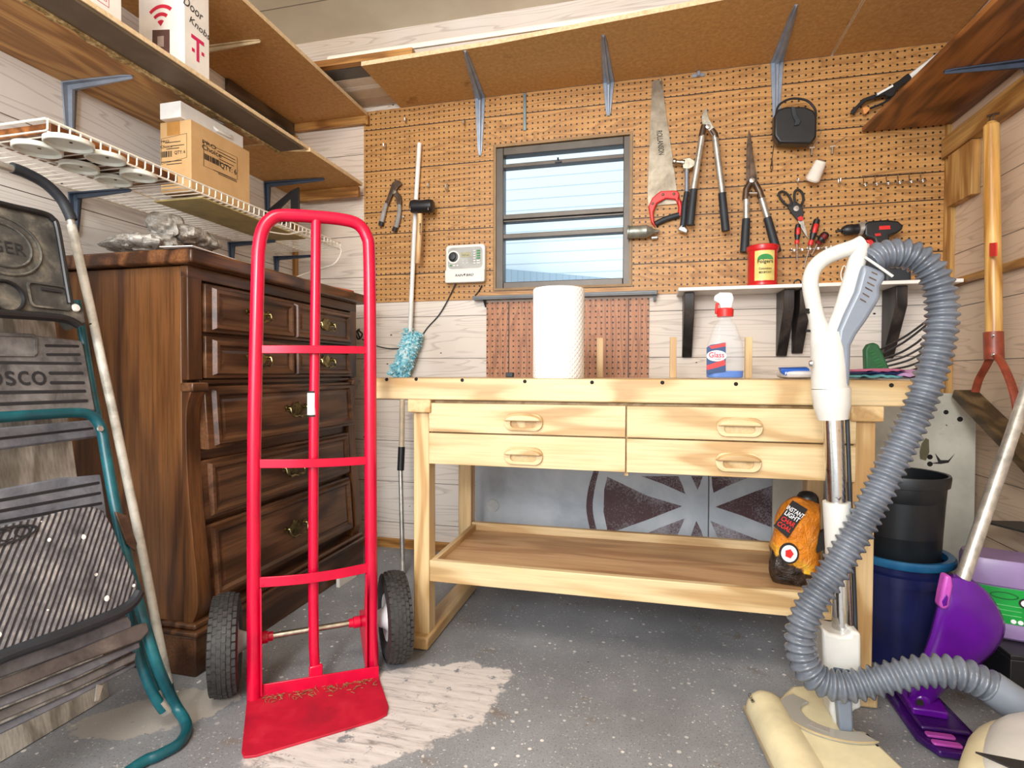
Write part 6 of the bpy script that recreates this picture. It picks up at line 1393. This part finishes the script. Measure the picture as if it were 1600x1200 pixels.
# ------------------------------------------------------------------ canister vacuum: floor head, wand, handle, hose, canister
va = thing('canister_vacuum', 'cream canister vacuum with chrome wand, grey ribbed hose and floor head', 'vacuum cleaner', (2.0, -1.15, 0))
yV = -1.06; vq = lambda px, py, d=0.: at(px, py, y=yV - d)
crm = flat('aged_cream_plastic', (222, 210, 172), .35, 0, .06); ivory = flat('ivory_plastic', (204, 202, 195), .32, 0, .04); gryp = flat('blue_grey_plastic', (120, 128, 140), .32, 0, .06)
hose_m = mottle('grey_hose_vinyl', [(.3, (78, 82, 90)), (.7, (116, 122, 132))], 12, .22)
chrome = mottle('pitted_chrome', [(.28, (96, 84, 74)), (.38, (206, 204, 200)), (.62, (216, 214, 210)), (.72, (110, 100, 92))], 90, .16, 1.)
# grip loop and body
lp_ = [vq(*q) for q in ((1294, 575), (1286, 538), (1278, 505), (1270, 470), (1266, 442), (1272, 420), (1288, 404), (1310, 394), (1334, 386), (1348, 379))]
sp_ = spl(lp_, 5); n_ = len(sp_)
mk('grip', G().tube(sp_, [.031 if i < 3 else (.031 - .0130 * min(1, (i - 3) / 8)) for i in range(n_)], 16, ref=Y), ivory, va)
rb_ = [vq(*q) for q in ((1298, 580), (1301, 545), (1309, 508), (1322, 468), (1333, 430), (1341, 400), (1344, 380))]
sp2 = spl(rb_, 5); n2 = len(sp2)
mk('handle_spine', G().tube(sp2, [.035 - .0155 * min(1, i / 12) for i in range(n2 - 1)] + [.014], 16, ref=Y), ivory, va)
mk('handle_body', G().tube([vq(1297, 607), vq(1296, 575), vq(1294, 545), vq(1293, 520)], [.0402, .0395, .038, .032], 24), ivory, va)
gpoly = [(1306, 606), (1305, 550), (1309, 515), (1322, 486), (1337, 455), (1345, 425), (1350, 411), (1368, 418), (1386, 426), (1384, 436), (1377, 448), (1377, 464), (1372, 474), (1356, 500), (1340, 522), (1331, 540), (1329, 606)]
mk('hose_duct', G().prism([vq(*q, .030) for q in gpoly], Y * .055), gryp, va, .010, seg=3)
sl = [(1362, 425, 1371, 429), (1358, 433, 1369, 438), (1355, 441, 1366, 447), (1352, 449, 1363, 455), (1348, 458, 1358, 464), (1344, 467, 1353, 472)]
for (xa, ya, xb, yb) in sl:
    a, b = vq(xa, ya, .0306), vq(xb, yb, .0306); mk('vent_slot', G().obox((a + b) / 2, b - a, Y * .0012, Z * .003), M['dark_steel'], va)
mk('latch_lever', G().tube([vq(1352, 402, .02), vq(1378, 420, .034), vq(1395, 432, .036)], .0032, 8), ivory, va)
mk('handle_collar', G().lathe(vq(1298, 607), vq(1301, 650) - vq(1298, 607), [(0, .041), (.003, .0422), (.045, .0395), (.060, .0355), (.074, .033), (.074, .021)], 28), ivory, va)
mk('button', G().lathe(vq(1268, 568, .02), -X, [(0, .008), (.005, .006), (.006, .001)], 12), M['silver'], va)
for py in (484, 488, 517): mk('screw_hole', G().lathe(vq(1262 if py < 500 else 1263, py, .010), -X - Y * .6, [(-.004, .0032), (.005, .003), (.005, .0005)], 10), M['dark_hole'], va)
wa, wb2 = vq(1301, 648), vq(1317, 1000)
mk('wand', G().cyl(wa, wb2, .0222, 24), chrome, va)
s0, s1 = wa.lerp(wb2, .385), wa.lerp(wb2, .66)
mk('wand_sleeve', G().lathe(s0, s1 - s0, [(0, .0235), (0, .0295), (.004, .0302), ((s1 - s0).length, .0285), ((s1 - s0).length, .0235)], 28), ivory, va)
mk('wand_cable', G().tube(spl([vq(1322, 622, .0), vq(1324, 660, .0), vq(1329, 800, -.005), vq(1334, 900, -.005), vq(1337, 985, 0)], 5), .005, 8), M['black_rubber'], va)
mk('cable_plug', G().prism([vq(*q, .006) for q in ((1323, 612), (1327, 640), (1317, 643))], Y * .012), M['bracket_dark'], va, .002)
# elbow housing
hp_ = [(1285, 982), (1296, 990), (1312, 994), (1327, 994), (1330, 985), (1346, 990), (1347, 1062), (1326, 1072), (1306, 1070), (1293, 1056), (1287, 1040)]
mk('elbow', G().prism([vq(*q, .045) for q in hp_], Y * .085), ivory, va, .008, seg=3)
mk('elbow_clip', G().prism([vq(*q, .050) for q in ((1303, 1044), (1328, 1048), (1327, 1056), (1309, 1054), (1309, 1062), (1302, 1062))], Y * .008), M['bracket_dark'], va, .001)
mk('elbow_lower', G().prism([vq(*q, .035) for q in ((1300, 1066), (1347, 1058), (1347, 1108), (1334, 1112), (1326, 1138), (1306, 1138), (1297, 1112))], Y * .07), ivory, va, .008, seg=3)
mk('pedal', G().prism([at(px, py, y=yV - .065) for px, py in ((1308, 1094), (1332, 1096), (1334, 1148), (1317, 1152), (1312, 1140))], Y * .025), gryp, va, .004)
# floor head: roller hump and wedge-shaped body
hd0, hd1 = V((1.862, -1.005, .032)), V((1.905, -1.40, .032)); ax = (hd1 - hd0).normalized()
hump = spl([V((0, 0, .002)), V((-.042, 0, .004)), V((-.046, 0, .026)), V((-.034, 0, .050)), V((-.010, 0, .062)), V((.018, 0, .060)), V((.040, 0, .048)), V((.052, 0, .036)), V((.052, 0, .002))], 4)
cr_s = V((-ax.y, ax.x, 0)); cr_s = cr_s if cr_s.x > 0 else -cr_s
secs = [(0., .70), (.012, .92), (.03, 1.), (.25, 1.), (.40, 1.)]; vs = []; fs = []; hn = len(hump)
for t, s in secs:
    o = V((hd0.x, hd0.y, 0)) + ax * t
    for p in hump: vs.append(o + cr_s * (p.x * s) + Z * (.002 + (p.z - .002) * (.55 + .45 * s)))
for i in range(len(secs) - 1): fs += [(i * hn + k, i * hn + (k + 1) % hn, (i + 1) * hn + (k + 1) % hn, (i + 1) * hn + k) for k in range(hn)]
fs += [list(range(hn)), list(range((len(secs) - 1) * hn, len(secs) * hn))]
mk('floor_head', G().add(vs, fs), crm, va, 0, 40)
mk('bumper', G().tube([V((hd0.x, hd0.y, .012)) - cr_s * .045 + ax * .01, V((hd0.x, hd0.y, .012)) - cr_s * .0475 + ax * .40], .006, 8), flat('grey_bumper', (150, 136, 112), .6), va)
bp = [at(1216, 1092, z=.045), at(1236, 1071, z=.045), at(1262, 1070, z=.045), at(1300, 1092, z=.045), at(1338, 1140, z=.045), at(1352, 1141, z=.045), at(1414, 1200, z=.045), at(1452, 1245, z=.045), at(1300, 1262, z=.045)]
mk('head_body', G().prism([V((p.x, p.y, .004)) for p in bp], (0, 0, .042)), crm, va, .010, seg=3)
wc = at(1304, 1122, z=.047); Ro = (at(1231, 1128, z=.047) - wc).length; Ri = Ro * .60
aa = [math.radians(a) for a in range(128, 306, 6)]
clr = Mat('clear_smoked_plastic', .12); clr.b.inputs['Transmission Weight'].default_value = .2; clr.col(c(176, 172, 162))
mk('brush_window', G().prism([wc + V((Ro * math.cos(a), Ro * .80 * math.sin(a), 0)) for a in aa] + [wc + V((Ri * math.cos(a), Ri * .80 * math.sin(a), 0)) for a in aa[::-1]], (0, 0, .007)), clr.m, va, .002)
mk('window_rim', G().tube([wc + V((Ro * math.cos(a), Ro * .80 * math.sin(a), .006)) for a in aa], .0022, 6), flat('rim_tan', (176, 156, 116), .5), va)
mk('belt_gear', G().prism([wc + V((Ro * .82 * math.cos(a) , Ro * .66 * math.sin(a), .0072)) for a in [math.radians(q) for q in (222, 232, 242, 250)]] + [wc + V((Ro * .66 * math.cos(a), Ro * .53 * math.sin(a), .0072)) for a in [math.radians(q) for q in (250, 222)]], (0, 0, .001)), flat('grey_window', (150, 144, 136), .4), va)
a_, b_ = at(1354, 1147, z=.0475), at(1372, 1166, z=.0475)
mk('head_slot', G().obox((a_ + b_) / 2, b_ - a_, (b_ - a_).cross(Z).normalized() * .005, Z * .001), M['dark_hole'], va)
text('head_lettering', 'CLAMP', V((hd0.x, hd0.y, .0)) - cr_s * .036 + ax * .035 + Z * .0505, ax, (cr_s + Z * 1.2), .040, M['ink'], va, .009, .01, .0016)
# ribbed hose
hpth = [(1358, 410, .0), (1376, 400, -.005), (1408, 396, -.01), (1440, 408, -.01), (1463, 438, -.01), (1472, 480, -.01), (1468, 530, -.005), (1454, 585, 0.), (1432, 645, .005), (1403, 705, .015), (1372, 770, .03), (1340, 830, .045), (1306, 886, .06), (1274, 934, .075), (1253, 980, .085), (1253, 1024, .09), (1274, 1058, .095), (1310, 1072, .10), (1352, 1068, .10), (1400, 1056, .105), (1450, 1048, .11), (1500, 1052, .115), (1542, 1070, .12), (1562, 1083, .125)]
cen_ = spl([vq(a, b, d) for a, b, d in hpth], 40)
acc = [0.]
for a, b in zip(cen_[:-1], cen_[1:]): acc.append(acc[-1] + (b - a).length)
pitch = .0178; tot = acc[-1]; per = 7; pts = []; rad = []; j = 0; N_ = int(tot / pitch * per)
prof = [.0262, .0272, .0315, .0345, .0345, .0315, .0272]
for i in range(N_ + 1):
    s = tot * i / N_
    while j < len(acc) - 2 and acc[j + 1] < s: j += 1
    t = (s - acc[j]) / max(acc[j + 1] - acc[j], 1e-9); pts.append(cen_[j].lerp(cen_[j + 1], t)); rad.append(prof[i % per])
mk('hose', G().tube(pts, rad, 22), hose_m, va, 0, 60)
cuff0 = pts[-1]; cuff1 = vq(1625, 1128, .145)
mk('hose_cuff', G().tube([cuff0 - (cuff1 - cuff0).normalized() * .02, cuff0.lerp(cuff1, .3), cuff1, cuff1 + (cuff1 - cuff0) * .3 - Z * .02], [.0345, .036, .033, .033], 22), gryp, va)
# canister body
cc0 = V((2.375, -1.500, .1235)); rz = Matrix.Rotation(math.radians(-32), 3, 'Z')
mk('canister', G().ball(cc0, (.285, .20, .120), 44, 26, .62, rz), crm, va, 0, 60)
mk('canister_lid', G().ball(cc0 + V((.012, -.006, .030)), (.272, .186, .110), 44, 26, .60, rz), ivory, va, 0, 60)
tz = cc0.z + .134 
t0, t1, t2 = at(1524, 1177, z=tz), at(1612, 1194, z=tz), at(1612, 1216, z=tz)
mk('canister_flash', G().prism([t0, t1, t2], (0, 0, .003)), M['ink'], va)
# ------------------------------------------------------------------ paper on the floor behind the hand truck
f0, f1 = V((.354, -.535, .0005)), V((.360, -.405, .0005))
solo('paper_packet', G().prism([f0, f1, f1 + V((-.012, .0, .030)), f0.lerp(f1, .55) + V((0, 0, .052)), f0 + V((0, 0, .052))], (.016, -.002, 0)), M['white_card'], 'white folded paper packet on the floor behind the hand truck', 'paper packet', bevel=.001)
# ------------------------------------------------------------------ light: overcast sky through the open front, camera flash, added overhead fill
w = bpy.data.worlds.new('sky'); S.world = w; w.use_nodes = True
bg = w.node_tree.nodes['Background']; bg.inputs[0].default_value = (.86, .93, 1., 1); bg.inputs[1].default_value = 2.1
def area(name, loc, target, size, energy, col, sy=None):
    l = bpy.data.lights.new(name, 'AREA'); l.energy = energy; l.size = size; l.color = col
    if sy: l.shape = 'RECTANGLE'; l.size_y = sy
    o = bpy.data.objects.new(name, l); COL.objects.link(o); o.location = loc
    o.rotation_euler = (V(target) - V(loc)).to_track_quat('-Z', 'Y').to_euler(); return o
area('overhead_fill', (.95, -2.4, 2.5), (.8, -1.6, 0), .6, 46, (1., .94, .86), 1.2)  # unseen overhead light, added and shifted left to lift the left wall
area('camera_flash', (1.25, -3.9, 1.75), (1.2, 0, 1.2), .4, 38, (1., .98, .96))  # area light standing in for a flash near the camera, set back for even falloff
area('door_daylight', (.5, -4.4, 1.7), (1.3, 0, .9), 2.2, 85, (.90, .95, 1.), 1.8)
S.view_settings.view_transform = 'Standard'; S.view_settings.look = 'None'; S.view_settings.gamma = 1.; S.view_settings.use_curve_mapping = False
S.view_settings.exposure = .06
